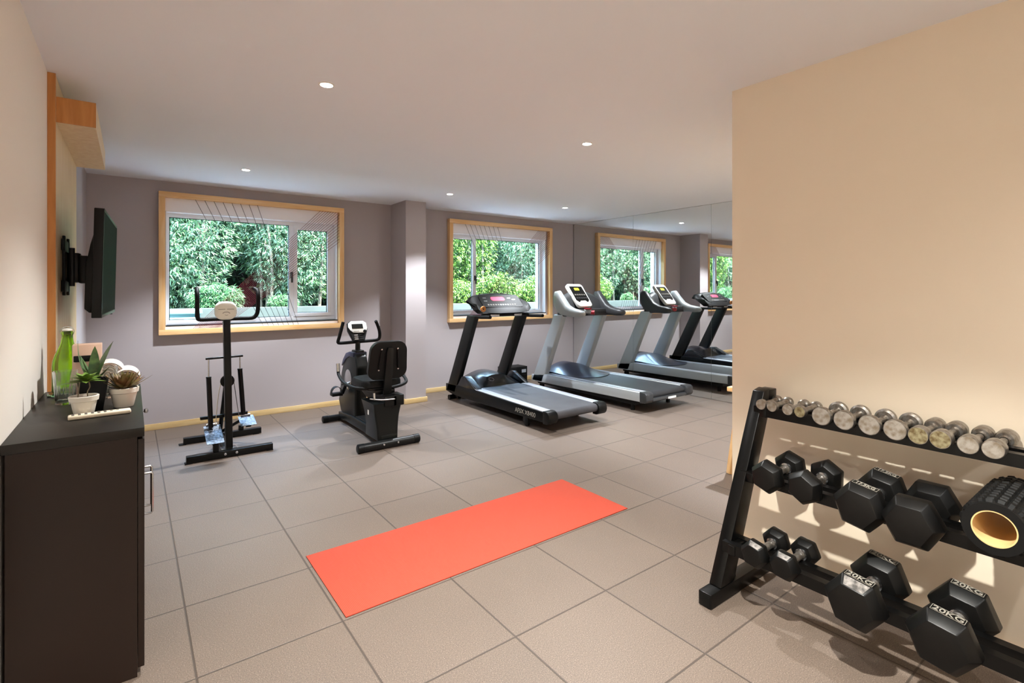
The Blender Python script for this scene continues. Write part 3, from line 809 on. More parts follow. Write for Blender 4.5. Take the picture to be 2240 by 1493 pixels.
for sx in (-1, 1):
    p = MB(); p.tube([(sx*.088, -.039, -.07), (sx*.082, -.043, 0), (sx*.072, -.039, .10)], .007, 8, 3); p.bm.transform(T); p.build('backrest_stay', 'black', bk)
    for zz, xx in ((-.075, .088), (.105, .072)):
        p = MB(); p.lathe([(.001, -.042), (.008, -.040), (.009, -.031)], (sx*xx, 0, zz), 'y', 10); p.bm.transform(T); p.build('bolt', 'steel', bk)
hb = MB().tube([(1.56, -.27, .478), (1.45, -.26, .485), (1.36, -.20, .492), (1.335, -.08, .50), (1.328, .05, .515), (1.325, .15, .56), (1.325, .175, .60), (1.325, .18, .655)], .0145, 12, 4).build('side_handle', 'foam', t)
MB().tube([(1.325, .172, .592), (1.325, .181, .665)], .017, 14).build('grip_sensor', 'steel', hb, label='silver pulse grip')
hb = MB().tube([(1.58, -.29, .478), (1.70, -.30, .488), (1.79, -.26, .505), (1.825, -.17, .53), (1.83, -.06, .56), (1.828, .03, .60), (1.826, .05, .66)], .0145, 12, 4).build('side_handle', 'foam', t)
MB().tube([(1.827, .04, .62), (1.825, .05, .70)], .017, 14).build('grip_sensor', 'steel', hb, label='silver pulse grip')
lv = MB().tube([(1.40, -.412, .43), (1.46, -.43, .418), (1.53, -.435, .41), (1.61, -.44, .408)], .006, 10, 3).build('adjust_lever', 'steel', t)
MB().tube([(1.435, -.427, .42), (1.435, -.42, .475)], .009, 10).build('lever_knob', 'steel', lv)
MB().box(1.4335, 1.4345, -.30, -.27, .27, .31).build('sticker', 'panelwhite', t, label='small white rating sticker')

# ------------------------------------------------------------------ black treadmill
t = thing('black_treadmill', 'black treadmill with red display, nearer the pillar', 'treadmill', (3.25, 0, 0), 'treadmills facing the right window')
X0_, X1_ = 2.875, 3.625
for a, c in ((X0_, X0_+.05), (X1_-.05, X1_)):
    MB().prism([(.97, .115), (.97, .20), (.62, .215), (-.92, .192), (-.92, .098), (.6, .085), (.85, .095)], 'x', a, c, .004).build('side_rail', 'blackgloss', t)
for a, c in ((X0_+.004, X0_+.098), (X1_-.098, X1_-.004)):
    MB().prism([(.30, .214), (.30, .224), (-.92, .203), (-.92, .193)], 'x', a, c, .002).build('foot_strip', 'silverlt', t)
T_ = MB(); prof = [(.62, .222), (-.90, .198)]
for k in range(7):
    a = R(90+30*k); prof.append((-.935+.040*math.cos(a), .157+.040*math.sin(a)))
prof += [(-.90, .118), (.62, .14)]
T_.prism(prof, 'x', X0_+.10, X1_-.10).build('running_belt', 'belt', t, sharp=50)
MB().box(X0_+.055, X1_-.055, -.80, .80, .085, .135, .003).build('deck_underframe', 'blackmat', t)
for cx_ in (X0_-.008, X1_-.105):
    b = MB(); pr_ = []
    for k in range(9):
        a = R(90+22.5*k); pr_.append((-.945+.052*math.cos(a), .148+.060*math.sin(a)))
    pr_ = [(-.90, .208)]+pr_+[(-.90, .088)]
    b.prism(pr_, 'x', cx_, cx_+.113, .006).build('end_cap', 'blackmat', t, sharp=50)
for wx in (2.915, 3.585):
    w = MB().lathe([(.001, 0), (.026, 0), (.034, .005), (.034, .03), (.026, .035), (.001, .035)], (wx-.0175, -.60, .0345), 'x', 20).build('wheel', 'rubber', t)
    MB().box(wx-.012, wx+.012, -.63, -.55, .036, .09, .003).build('wheel_bracket', 'black', w)
MB().cyl((X0_+.02, .93, .032), (X1_-.02, .93, .032), .030, 16).build('front_foot', 'black', t)
for fx in (X0_+.09, X1_-.09): MB().box(fx-.02, fx+.02, .80, .945, .03, .12, .003).build('foot_strut', 'black', t)
for a, c in ((X0_, X0_+.062), (X1_-.062, X1_)):
    MB().prism([(.96, .118), (.755, .118), (.30, 1.045), (.475, 1.045)], 'x', a, c, .008).build('upright', 'charcoal', t)
    MB().prism([(.74, .16), (.60, .33), (.53, .335), (.29, .218), (.40, .205)], 'x', a+.002, c+.03 if a < 3.2 else c-.002, .006).build('side_gusset', 'hoodblack', t)
    xa = a+.012 if a < 3.2 else a-.03
    MB().prism([(.60, .30), (.54, .335), (.27, .226), (.33, .22)], 'x', a+.006, a+.075 if a < 3.2 else c-.006, .003).build('gusset_cover', 'charcoal', t)
b = MB(); rings = []
for i in range(13):
    u = i/12; x = X0_+.085+(X1_-X0_-.17)*u; hgt = .235+.125*math.sin(math.pi*min(max(u*.96+.02, 0), 1))**.7
    rings.append([Vector((x, .86, .13)), Vector((x, .86, hgt-.04)), Vector((x, .76, hgt)), Vector((x, .56, hgt)), Vector((x, .44, hgt-.02)), Vector((x, .36, .226)), Vector((x, .36, .13))])
hd = b.loft(rings).build('motor_cover', 'hoodblack', t)
b = MB(); b.tube([(3.155+.032*math.cos(a), .388-.0+.02*math.sin(a), .296+.017*math.sin(a)) for a in [2*math.pi*k/24 for k in range(25)]], .0022, 6)
b.build('oval_badge', 'steel', hd)
# console of the black treadmill
b = MB(); rings = []
for i in range(17):
    u = i/16*2-1; x = 3.252+.372*u; au = abs(u)
    zt = 1.300-.045*au**2.2-(.05 if au > .99 else 0); zb = 1.075+.02*au**3+(.03 if au > .99 else 0)
    yf = .20+.035*au**3
    rings.append([Vector((x, yf, zb)), Vector((x, yf+.045, zb+.055)), Vector((x, yf+.215, zt-.012)), Vector((x, yf+.245, zt)), Vector((x, yf+.285, zt-.01)), Vector((x, yf+.26, zb+.09)), Vector((x, yf+.10, zb-.02))])
cs = b.loft(rings).build('console', 'blackmat', t)
# display fascia: plane through (yf+.045, zb+.055) - (yf+.215, zt-.012)
p0 = Vector((3.25, .245, 1.130)); p1 = Vector((3.25, .415, 1.288)); dd = (p1-p0).normalized(); nn = Vector((0, -dd.z, dd.y))
T = Matrix.Translation((p0+p1)/2+nn*.001) @ Matrix((Vector((1, 0, 0)), dd, nn)).transposed().to_4x4()
MB().prism(rr(.60, .205, .03, 4), 'z', -.012, .0015, 0).bm
b = MB(); b.prism(rr(.56, .20, .03, 4, .0, 0), 'z', -.010, .0015); b.bm.transform(T); b.build('display_fascia', 'fascia', cs)
b = MB(); b.prism(rr(.19, .062, .025, 5, -.03, .035), 'z', .0016, .0028); b.bm.transform(T); b.build('red_screen', 'redlcd', cs)
for k in range(12):
    b = MB().box(-.215+.034*k, -.193+.034*k, -.072, -.052, .0016, .0032, .0005, T); b.build('key', 'shell' if 4 < k < 9 else 'button', cs)
for k, (u, v) in enumerate(((-.21, .05), (-.215, 0), (.13, .045), (.19, .02))):
    MB().box(u-.022, u+.022, v-.006, v+.006, .0016, .0026, 0, T).build('indicator', 'steel', cs)
sp = MB(); sp.lathe([(.001, -.004), (.022, -.012), (.030, -.014), (.034, -.008), (.034, 0), (.001, 0)], (2.932, .222, 1.125), 'y', 24)
sp.build('speaker', 'orange', cs, label='copper-coloured round speaker cone')
MB().lathe([(.001, -.013), (.008, -.011), (.008, -.004), (.001, -.004)], (2.932, .222, 1.125), 'y', 14).build('cooling_hole', 'blackgloss', cs)
bar = MB().tube([(X0_+.05, .235, 1.052), (X1_-.05, .235, 1.052)], .019, 14).build('front_bar', 'black', t)
for (a, c) in ((3.03, 3.15), (3.36, 3.47)): MB().tube([(a, .235, 1.052), (c, .235, 1.052)], .0205, 14).build('pulse_sensor', 'steel', bar)
MB().box(X0_+.07, X1_-.07, .222, .248, 1.078, 1.083).build('trim_strip', 'silverlt', bar)
for hx, ye in ((2.905, .035), (3.595, -.02)):
    MB().tube([(hx, .37, 1.035), (hx, .20, 1.035), (hx, ye, 1.042)], .019, 14).build('side_handrail', 'foam', t)
T = Matrix.Translation((X0_-.0008, -.62, .141)) @ Matrix.Rotation(R(-90), 4, 'Z') @ Matrix.Rotation(R(90), 4, 'X')
text_obj('side_lettering', 'AFSX X8400', .062, 'letter', t, Matrix.Translation((-3.25, 0, 0)) @ T, .0008, 1.0)

# ------------------------------------------------------------------ silver treadmill
t = thing('silver_treadmill', 'silver treadmill with white console panel, beside the wall mirror', 'treadmill', (4.59, 0, 0), 'treadmills facing the right window')
X0_, X1_ = 4.175, 5.005
for a, c in ((X0_, X0_+.11), (X1_-.11, X1_)):
    MB().prism([(.93, .10), (.93, .185), (.62, .222), (-.985, .232), (-.985, .128), (.6, .105)], 'x', a, c, .008, 3).build('side_rail', 'silver', t)
    MB().prism([(.60, .2235), (.60, .2275), (-.975, .2375), (-.975, .2335)], 'x', a+.03, c-.012, .001).build('foot_strip', 'silverlt', t)
prof = [(.62, .217), (-.96, .224)]
for k in range(7):
    a = R(90+30*k); prof.append((-.985+.036*math.cos(a), .188+.036*math.sin(a)))
prof += [(-.95, .152), (.62, .14)]
MB().prism(prof, 'x', X0_+.115, X1_-.115).build('running_belt', 'belt2', t, sharp=50)
MB().box(X0_+.05, X1_-.05, -.86, .85, .07, .128, .003).build('deck_underframe', 'blackmat', t)
for cx_ in (X0_-.004, X1_-.116):
    MB().prism([(-.96, .238), (-1.03, .234), (-1.052, .215), (-1.056, .150), (-1.035, .122), (-.96, .118)], 'x', cx_, cx_+.12, .006).build('end_cap', 'shelldk', t)
rc = MB().prism([(-1.0, .165), (-1.045, .162), (-1.05, .135), (-1.02, .120), (-.99, .120)], 'x', X0_+.116, X1_-.116, .002).build('rear_cover', 'shelldk', t)
MB().box(4.55, 4.69, -1.0525, -1.0500, .131, .154).build('label_plate', 'panelwhite', rc)
for fx in (X0_+.10, X1_-.10):
    MB().cyl((fx, -.78, 0), (fx, -.78, .075), .024, 16).build('adjust_foot', 'rubber', t)
    w = MB().lathe([(.001, 0), (.036, 0), (.040, .005), (.040, .025), (.036, .03), (.001, .03)], (fx-.015, .82, .0405), 'x', 20).build('wheel', 'rubber', t)
for a, c in ((X0_+.0, X0_+.085), (X1_-.085, X1_)):
    u_ = MB().prism([(.93, .10), (.70, .10), (.285, 1.02), (.46, 1.02)], 'x', a, c, .014, 3).build('upright', 'silver', t)
    MB().cyl((a+.04, .352, .925), (a+.04, .34, .925), .008, 12).build('bolt', 'blackmat', u_)
b = MB(); rings = []
for i in range(17):
    u = i/16; x = X0_+.11+(X1_-X0_-.22)*u; q = math.sin(math.pi*(.04+.92*u))**.6
    hgt = .20+.145*q; yf = .02+.20*(1-q)
    rings.append([Vector((x, .86, .12)), Vector((x, .88, hgt-.06)), Vector((x, .76, hgt)), Vector((x, .56, hgt)), Vector((x, .30, .222+.35*(hgt-.222))), Vector((x, yf, .2285)), Vector((x, yf, .13))])
b.loft(rings).build('motor_cover', 'hood', t, sharp=50)
# console: two curved side pods, back bridge, inclined white panel
def pod(x, sgn, dark):
    b = MB(); rings = []
    # stations along the arm from back/top to the front tip: (y, z centre, half height, half width)
    st = [(.50, 1.235, .03, .02), (.47, 1.215, .105, .045), (.40, 1.175, .155, .055), (.32, 1.115, .125, .058), (.24, 1.075, .078, .06), (.15, 1.055, .056, .060), (.05, 1.045, .047, .056), (-.02, 1.042, .040, .050), (-.055, 1.040, .02, .025)]
    for (y, z, hh, hw) in st:
        rings.append([Vector((x+hw*math.copysign(abs(math.cos(a))**.7, math.cos(a)), y, z+hh*math.copysign(abs(math.sin(a))**.7, math.sin(a)))) for a in [2*math.pi*k/20 for k in range(20)]])
    return b.loft(rings).build('side_pod', 'shelldk' if dark else 'shell', t, sharp=60)
pod(4.225, -1, False); pod(4.955, 1, True)
MB().prism([(4.18, 1.0), (5.0, 1.0), (5.0, 1.045), (4.95, 1.09), (4.23, 1.09), (4.18, 1.045)], 'y', .22, .40, .012).build('cross_beam', 'shelldk', t)
b = MB(); rings = []
for i in range(13):
    u = i/12*2-1; x = 4.59+.36*u; q = 1-abs(u)**2.4
    zt = 1.22+.105*q
    rings.append([Vector((x, .30, 1.05)), Vector((x, .33+.06*q, zt-.05)), Vector((x, .40+.05*q, zt)), Vector((x, .45+.05*q, zt-.02)), Vector((x, .46, 1.06))])
b.loft(rings).build('console_shroud', 'shelldk', t, sharp=60)
T = Matrix.Translation((4.545, .365, 1.268)) @ Matrix.Rotation(R(-40), 4, 'X')
b = MB(); rings = []
for yy, s in ((.045, .9), (.03, 1), (0, 1), (-.008, .97)):
    rings.append([T @ Vector((p[0]*s*(1-.12*(-p[1]/.19)*(1 if p[1] < 0 else 0)), yy, p[1]*(1-(1-s)*.6))) for p in rr(.285, .385, .045, 6)])
cp = b.loft(rings).build('console_panel', 'panelwhite', t)
b = MB(); b.prism([(-.112, .145), (.112, .145), (.116, -.09), (.075, -.125), (.04, -.095), (-.04, -.095), (-.075, -.125), (-.116, -.09)], 'y', -.0105, -.0075); b.bm.transform(T); b.build('dark_fascia', 'charcoal', cp)
MB().box(-.045, .035, -.0125, -.0106, .075, .115, 0, T).build('yellow_screen', 'ledyellow', cp)
MB().box(-.055, .045, -.0115, -.0106, .065, .138, 0, T).build('screen_bezel', 'blackgloss', cp)
for r_ in range(2):
    for k in range(5): MB().box(-.095+.04*k, -.066+.04*k, -.013, -.0106, -.01-.055*r_, .012-.055*r_, .001, T).build('console_key', 'shelldk' if r_ else 'button', cp)
k_ = MB().box(4.50, 4.57, .16, .235, 1.085, 1.10, .004).build('safety_key', 'red', t, label='red safety key')
MB().cyl((4.565, .185, 1.045), (4.60, .14, 1.045), .028, 16).build('stop_button', 'red', t, label='red stop button')
MB().cyl((4.545, .205, 1.045), (4.568, .182, 1.045), .034, 16).build('stop_housing', 'shelldk', t)
MB().bar((4.50, .26, 1.06), (4.57, .17, 1.055), .07, .05, .01).build('key_arm', 'shell', t)

# ------------------------------------------------------------------ black box behind the treadmills
t = thing('voltage_stabiliser', 'black box with a small blue display on the floor behind the treadmills', 'electrical box', (4.12, 1.30, 0))
MB().box(3.94, 4.30, 1.18, 1.40, .008, .255, .004).build('casing', 'blackmat', t)
for fx in (3.97, 4.27):
    for fy in (1.21, 1.37): MB().cyl((fx, fy, 0), (fx, fy, .009), .014, 12).build('foot', 'rubber', t)
MB().box(4.20, 4.275, 1.1785, 1.1798, .17, .215).build('display', 'silverlt', t)
MB().box(4.19, 4.285, 1.1785, 1.1798, .135, .142).build('strip', 'steel', t)

# ------------------------------------------------------------------ bench behind the beige wall
t = thing('wooden_bench', 'pale wooden bench with splayed legs, peeking out from behind the beige wall', 'bench', (3.75, -2.74, 0))
MB().box(3.275, 4.3, -2.94, -2.52, .600, .632, .004).build('bench_top', 'pine', t)
for (x, y, dx, dy) in ((3.285, -2.535, .10, -.03), (3.285, -2.925, .10, .03), (4.29, -2.535, -.10, -.03), (4.29, -2.925, -.10, .03)):
    MB().bar((x, y, 0), (x+dx, y+dy, .60), .035, .03, .002).build('bench_leg', 'pinez', t)

# ------------------------------------------------------------------ dumbbell rack
t = thing('dumbbell_rack', 'black three-tier metal dumbbell rack along the beige wall', 'rack', (2.05, -3.85, 0))
RY0, RY1 = -4.36, -3.34
for y in (RY1, RY0):
    MB().box(1.742, 2.318, y-.03, y+.03, .003, .063, .003).build('foot_bar', 'black', t)
    MB().box(1.7405, 1.746, y-.024, y+.024, .009, .057, .002).build('foot_cap', 'rubber', t)
    MB().prism([(1.815, .064), (1.925, .064), (2.262, .842), (2.235, .872), (2.18, .862)], 'y', y-.028, y+.028, .004).build('upright', 'black', t)
    MB().box(2.225, 2.295, y-.03, y+.03, .80, .865, .004).build('upright_cap', 'black', t)
SH = [(2.20, .812, .013), (2.085, .540, .017), (1.935, .262, .017)]
for i, (sx, sz, hr) in enumerate(SH):
    zr = sz-hr
    for a, c in ((sx-.062, sx-.028), (sx+.018, sx+.052)):
        MB().box(a, c, RY0-.03, RY1+.0, zr-.004, zr-.0005).box(a, a+.004, RY0-.03, RY1, zr-.045, zr-.004).build('shelf_rail', 'black', t)
    for y in (RY0, RY1):
        MB().prism([(sx-.065, zr-.048), (sx+.055, zr-.048), (sx+.055, zr-.006), (sx-.065, zr-.006)], 'y', y-.06 if y == RY1 else y+.028, y-.028 if y == RY1 else y+.06, .002).build('shelf_bracket', 'black', t)
        MB().cyl((sx+.0, y-.0285 if y == RY0 else y+.0285, zr-.03), (sx+.0, y-.033 if y == RY0 else y+.033, zr-.03), .008, 8).build('bolt', 'steel', t)
for i, (ux, uz) in enumerate(((2.225, .765), (2.10, .49), (1.985, .225))):
    MB().box(ux-.018, ux+.010, RY1+.028, RY1+.0295, uz-.016, uz+.016, .001).build('slot_plate', 'blackgloss', t)
    MB().cyl((ux-.004, RY1+.0295, uz-.028), (ux-.004, RY1+.033, uz-.028), .0045, 8).build('bolt', 'steel', t)
MB().bar((1.95, RY1, .063), (1.92, RY1, .20), .02, .03, .002, up=(0, 1, 0)).build('lower_gusset', 'black', t)

def chrome_db(r, th, L, rh, lab, x, y, z, roll, face='chromeface', group='chrome dumbbells on the top shelf'):
    t = thing('chrome_dumbbell', lab, 'dumbbell', (x, y, z), group, (roll, 0, 0))
    def seg_(prof, name, m, par=t):
        me = MB().lathe(prof, (0, 0, 0), 'x', 32)
        me_ = bpy.data.meshes.new(name); me.bm.to_mesh(me_); me.bm.free()
        me_.polygons.foreach_set('use_smooth', [True]*len(me_.polygons)); me_.set_sharp_from_angle(angle=R(35)); me_.materials.append(M[m])
        o = bpy.data.objects.new(name, me_); COL.objects.link(o); o.parent = par; return o
    for s in (-1, 1):
        h = seg_([(.001, s*(L/2-th)), (r*.80, s*(L/2-th)), (r, s*(L/2-th*.8)), (r, s*(L/2-.004)), (r*.95, s*(L/2-.0005)), (.001, s*(L/2-.0005))], 'dumbbell_head', 'chrome')
        seg_([(.001, s*(L/2-.0004)), (r*.90, s*(L/2-.0004)), (r*.90, s*(L/2+.0006)), (.001, s*(L/2+.0006))], 'end_face', face, h)
    seg_([(.001, -L/2+th), (rh*1.35, -L/2+th), (rh*1.1, -L/2+th+.014), (rh*.92, -L/4+.01), (rh, 0), (rh*.92, L/4-.01), (rh*1.1, L/2-th-.014), (rh*1.35, L/2-th), (.001, L/2-th)], 'handle', 'chrome')
    return t
zc = SH[0][1]
CH = [  # y, r, head thickness, length, face, label
 (-3.385, .0235, .028, .165, 'chromeface', 'smallest chrome dumbbell at the left end of the top shelf'),
 (-3.436, .0235, .028, .165, 'chromeface', 'small chrome dumbbell second from the left upright on the top shelf'),
 (-3.508, .0240, .034, .175, 'chromeface', 'small chrome dumbbell third from the left upright, after the first gap'),
 (-3.560, .0240, .034, .175, 'rusty', 'small chrome dumbbell fourth from the left, next to the first large disc'),
 (-3.650, .0375, .030, .190, 'chromeface', 'first large-disc chrome dumbbell, bluish end face, after the four small ones'),
 (-3.735, .0385, .030, .190, 'chromeface', 'second large-disc chrome dumbbell with a slightly yellowed face'),
 (-3.826, .0385, .030, .195, 'chromeface', 'third large-disc chrome dumbbell with a plain grey face'),
 (-3.911, .0390, .030, .195, 'chromeface', 'fourth large-disc chrome dumbbell with brown marks on its face'),
 (-3.988, .0320, .055, .235, 'rusty', 'barrel-headed chrome dumbbell with yellowed speckled face, fifth from the right'),
 (-4.052, .0325, .055, .235, 'rusty', 'barrel-headed chrome dumbbell with the most tarnished, pitted face'),
 (-4.128, .0310, .060, .240, 'chromeface', 'barrel-headed chrome dumbbell next to last on the top shelf'),
 (-4.192, .0310, .060, .240, 'chromeface', 'barrel-headed chrome dumbbell at the right end of the top shelf')]
for i, (y, r, th, L, fc, lab) in enumerate(CH):
    chrome_db(r, th, L, .0125, lab, 2.198, y, zc+.0005, random.random()*3, fc)

def hex_db(R_, th, L, rh, lab, x, y, z, ang, txt=None, dusty=(), group='black rubber hex dumbbells on the lower shelves', facet=0, worn=False, tsize=1):
    """R_ = corner radius of the hexagon; ang = turn about the long axis (degrees)"""
    t = thing('hex_dumbbell', lab, 'dumbbell', (x, y, z), group)
    a0 = R(ang)
    def hexr(rad, xx): return [Vector((xx, rad*math.cos(a0+k*math.pi/3), rad*math.sin(a0+k*math.pi/3))) for k in range(6)]
    def mk(b, name, m, par, bev=.0035):
        if bev:
            es = [e for e in b.bm.edges]
            bmesh.ops.bevel(b.bm, geom=es, offset=bev, segments=2, profile=.5, affect='EDGES')
        me_ = bpy.data.meshes.new(name); b.bm.to_mesh(me_); b.bm.free()
        me_.polygons.foreach_set('use_smooth', [True]*len(me_.polygons)); me_.set_sharp_from_angle(angle=R(25)); me_.materials.append(M[m])
        o = bpy.data.objects.new(name, me_); COL.objects.link(o); o.parent = par; return o
    for s in (-1, 1):
        xo, xi = s*L/2, s*(L/2-th)
        b = MB().loft([hexr(R_*.74, xo), hexr(R_, xo-s*th*.34), hexr(R_, xo-s*th*.66), hexr(R_*.70, xi)])
        h = mk(b, 'hex_head', 'rubberworn', t)
        # text plate on the flat band of one facet
        am = a0+(facet+.5)*math.pi/3; ap = R_*math.cos(math.pi/6)
        nrm = Vector((0, math.cos(am), math.sin(am))); tang = Vector((0, -math.sin(am), math.cos(am)))
        if tang.y > 0: tang = -tang
        xd = tang if s < 0 else tang
        yd = nrm.cross(xd)
        ctr = Vector((xo-s*th*.5, 0, 0))+nrm*(ap+.0002)
        T = Matrix.Translation(ctr) @ Matrix((xd, yd, nrm)).transposed().to_4x4()
        if txt:
            w_, h_ = R_*.86, th*.28
            text_obj('weight_lettering', txt, h_*1.12, 'letter', h, T, .0008, w_/(h_*1.12*.62*len(txt))*.98, .0004)
            fr = MB(); e = .0012
            fr.box(-w_/2, w_/2, h_/2, h_/2+e, 0, .0008).box(-w_/2, w_/2, -h_/2-e, -h_/2, 0, .0008).box(-w_/2-e, -w_/2, -h_/2-e, h_/2+e, 0, .0008).box(w_/2, w_/2+e, -h_/2-e, h_/2+e, 0, .0008)
            fr.bm.transform(T); mk(fr, 'lettering_frame', 'letter', h, 0)
        if worn:
            # chalky wear on the sloping outer facet in front of the lettering
            c0, c1 = hexr(R_, xo-s*th*.34), hexr(R_*.74, xo); kk = facet
            q = [c0[kk], c0[(kk+1) % 6], c1[(kk+1) % 6], c1[kk]]; cen = sum(q, Vector())/4
            fn = (q[1]-q[0]).cross(q[2]-q[0]).normalized()
            if fn.dot(nrm) < 0: fn = -fn
            q = [cen+(p-cen)*.82+fn*.0006 for p in q]
            w = MB(); w._add([*q, *[p-fn*.0012 for p in q]], [(0, 1, 2, 3), (7, 6, 5, 4), (0, 4, 5, 1), (1, 5, 6, 2), (2, 6, 7, 3), (3, 7, 4, 0)])
            mk(w, 'chalky_wear', 'dust', h, 0)
    b = MB().lathe([(.001, -L/2+th*.8), (rh*1.25, -L/2+th), (rh*1.15, -L/2+th+.012), (rh*.9, -L/2+th+.02), (rh*1.02, 0), (rh*.9, L/2-th-.02), (rh*1.15, L/2-th-.012), (rh*1.25, L/2-th), (.001, L/2-th*.8)], (0, 0, 0), 'x', 24)
    mk(b, 'grip', 'chrome', t, 0)
    for s in (-1, 1):
        b = MB().lathe([(rh*1.1, s*(L/2-th-.010)), (rh*1.5, s*(L/2-th-.008)), (rh*1.5, s*(L/2-th+.003)), (rh*1.1, s*(L/2-th+.003))], (0, 0, 0), 'x', 24, cap=False)
        mk(b, 'grip_ring', 'steel', t, 0)
    return t
x2, z2 = SH[1][0], SH[1][1]; x3, z3 = SH[2][0], SH[2][1]
hex_db(.071, .082, .285, .0165, 'smaller hex dumbbell at the left end of the middle shelf, against the upright', x2+.005, -3.485, z2, 20, worn=False)
hex_db(.071, .082, .285, .0165, 'smaller hex dumbbell second from the upright on the middle shelf', x2+.01, -3.635, z2, 32)
hex_db(.092, .105, .325, .0175, 'large hex dumbbell marked 17.5KG on the middle shelf', x2-.005, -3.845, z2, 10, '17.5KG', facet=1)
hex_db(.094, .108, .325, .0175, 'large hex dumbbell on the middle shelf beside the foam roller', x2-.01, -4.005, z2-.0, 0, facet=1)
hex_db(.058, .072, .245, .0155, 'smallest hex dumbbell at the left end of the bottom shelf', x3, -3.505, z3, 12, worn=True, facet=1)
hex_db(.058, .072, .245, .0155, 'smallest hex dumbbell second on the bottom shelf, with a chalky stamped facet', x3+.005, -3.622, z3, 6, worn=True, facet=1)
hex_db(.097, .112, .34, .0175, 'large 20KG hex dumbbell with a pale chalky facet, left of the other 20KG one', x3-.005, -3.882, z3, 8, '20KG', facet=1, worn=True)
hex_db(.097, .112, .34, .0175, 'large 20KG hex dumbbell at the right end of the bottom shelf', x3-.01, -4.125, z3, 8, '20KG', facet=1)

# foam roller
t = thing('foam_roller', 'black knobbly foam roller with a beige hollow core on the middle shelf', 'foam roller', (2.075, -4.222, z2-.017+.088))
zc = z2-.017+.0885; yc = -4.225; L0, L1 = 1.905, 2.255
b = MB(); ns = 96; rings = []
nl = 40
def rad(k, j):
    a = k/ns*20; u = j/nl*12
    band = (k//24) % 2
    if j < 2 or j > nl-2: return .078
    fa = a % 1; fu = (u+(.5 if int(a) % 2 else 0)) % 1
    return .078+(.0085 if (.14 < fa < .86 and .14 < fu < .86) else 0)
for j in range(nl+1):
    xx = L0+(L1-L0)*j/nl
    rings.append([Vector((xx, yc+rad(k, j)*math.cos(2*math.pi*k/ns), zc+rad(k, j)*math.sin(2*math.pi*k/ns))) for k in range(ns)])
inn = [[Vector((xx, yc+.055*math.cos(2*math.pi*k/ns), zc+.055*math.sin(2*math.pi*k/ns))) for k in range(ns)] for xx in (L1, L0)]
b.loft(rings+inn+[rings[0]], cap=False)
bmesh.ops.remove_doubles(b.bm, verts=b.bm.verts, dist=1e-6)
b.build('foam_sleeve', 'foam', t, sharp=40)
MB().lathe([(.0548, L0+.001), (.0548, L1-.001), (.051, L1-.001), (.051, L0+.001), (.0548, L0+.001)], (0, yc, zc), 'x', 48, cap=False).build('hollow_core', 'core', t)

# ------------------------------------------------------------------ outside the windows
g = MB().box(-9, 14, 1.75, 14, -.35, -.2).build('floor_outside', 'paving'); g['kind'] = 'structure'
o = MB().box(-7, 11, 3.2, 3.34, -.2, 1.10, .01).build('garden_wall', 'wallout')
recenter(tag(o, 'low pale green garden wall outside, below the trees', 'garden wall'), (2, 3.27, -.2))
o = MB().box(-7, 11, 3.345, 6.85, -.2, 1.0).build('planting_bed', 'soilout')
recenter(tag(o, 'raised planting bed outside that the trees grow from', 'planting bed'), (2, 5, -.2))
o = MB().box(.12, .46, 2.45, 2.75, -.2, 1.105, .012).box(.10, .48, 2.43, 2.77, 1.06, 1.11, .008).build('garden_planter', 'mint')
recenter(tag(o, 'pale mint planter box outside the lower left corner of the left window', 'planter'), (.29, 2.6, -.2))

def foliage_mesh(name, m, ncl, per, rx, ry, z0, z1, ll, lw, seed, dens=.35):
    rnd = random.Random(seed); V = []; F = []
    for _ in range(ncl):
        while True:
            u = Vector((rnd.uniform(-1, 1), rnd.uniform(-1, 1), rnd.uniform(-1, 1)))
            if dens < u.length < 1: break
        zz = z0+(u.z+1)/2*(z1-z0); c = Vector((u.x*rx, u.y*ry, zz))
        hd = Vector((u.x, u.y-.5, rnd.uniform(-.6, .25))).normalized()
        for k in range(per):
            d = (hd+Vector((rnd.uniform(-1, 1), rnd.uniform(-1, 1), rnd.uniform(-1, .5)))*.8).normalized()
            s = d.cross(Vector((rnd.uniform(-.3, .3), rnd.uniform(-.6, .1), 1))).normalized()
            l = ll*rnd.uniform(.6, 1.25); w = lw*rnd.uniform(.7, 1.2); p = c+d*.02
            n = s.cross(d); i = len(V)
            V += [p, p+d*l*.4+s*w*.5, p+d*l-n*l*.15, p+d*l*.4-s*w*.5]
            F.append((i, i+1, i+2, i+3))
    me = bpy.data.meshes.new(name); me.from_pydata([tuple(v) for v in V], [], F); me.update()
    me.materials.append(M[m]); return me
FA = foliage_mesh('foliage', 'leafA', 4300, 6, .80, .7, .02, 3.2, .085, .016, 1)
FB = foliage_mesh('foliage', 'leafB', 4000, 6, .80, .65, .02, 2.9, .075, .019, 2)
FC = foliage_mesh('foliage', 'leafC', 2600, 6, 1.2, .55, .12, 4.4, .17, .05, 3, .1)
FE = foliage_mesh('foliage', 'leafC', 1100, 6, .46, .2, .0, .62, .08, .015, 6, .1)
FD = foliage_mesh('foliage', 'leafB', 800, 6, .42, .2, .0, .60, .06, .018, 4, .1)
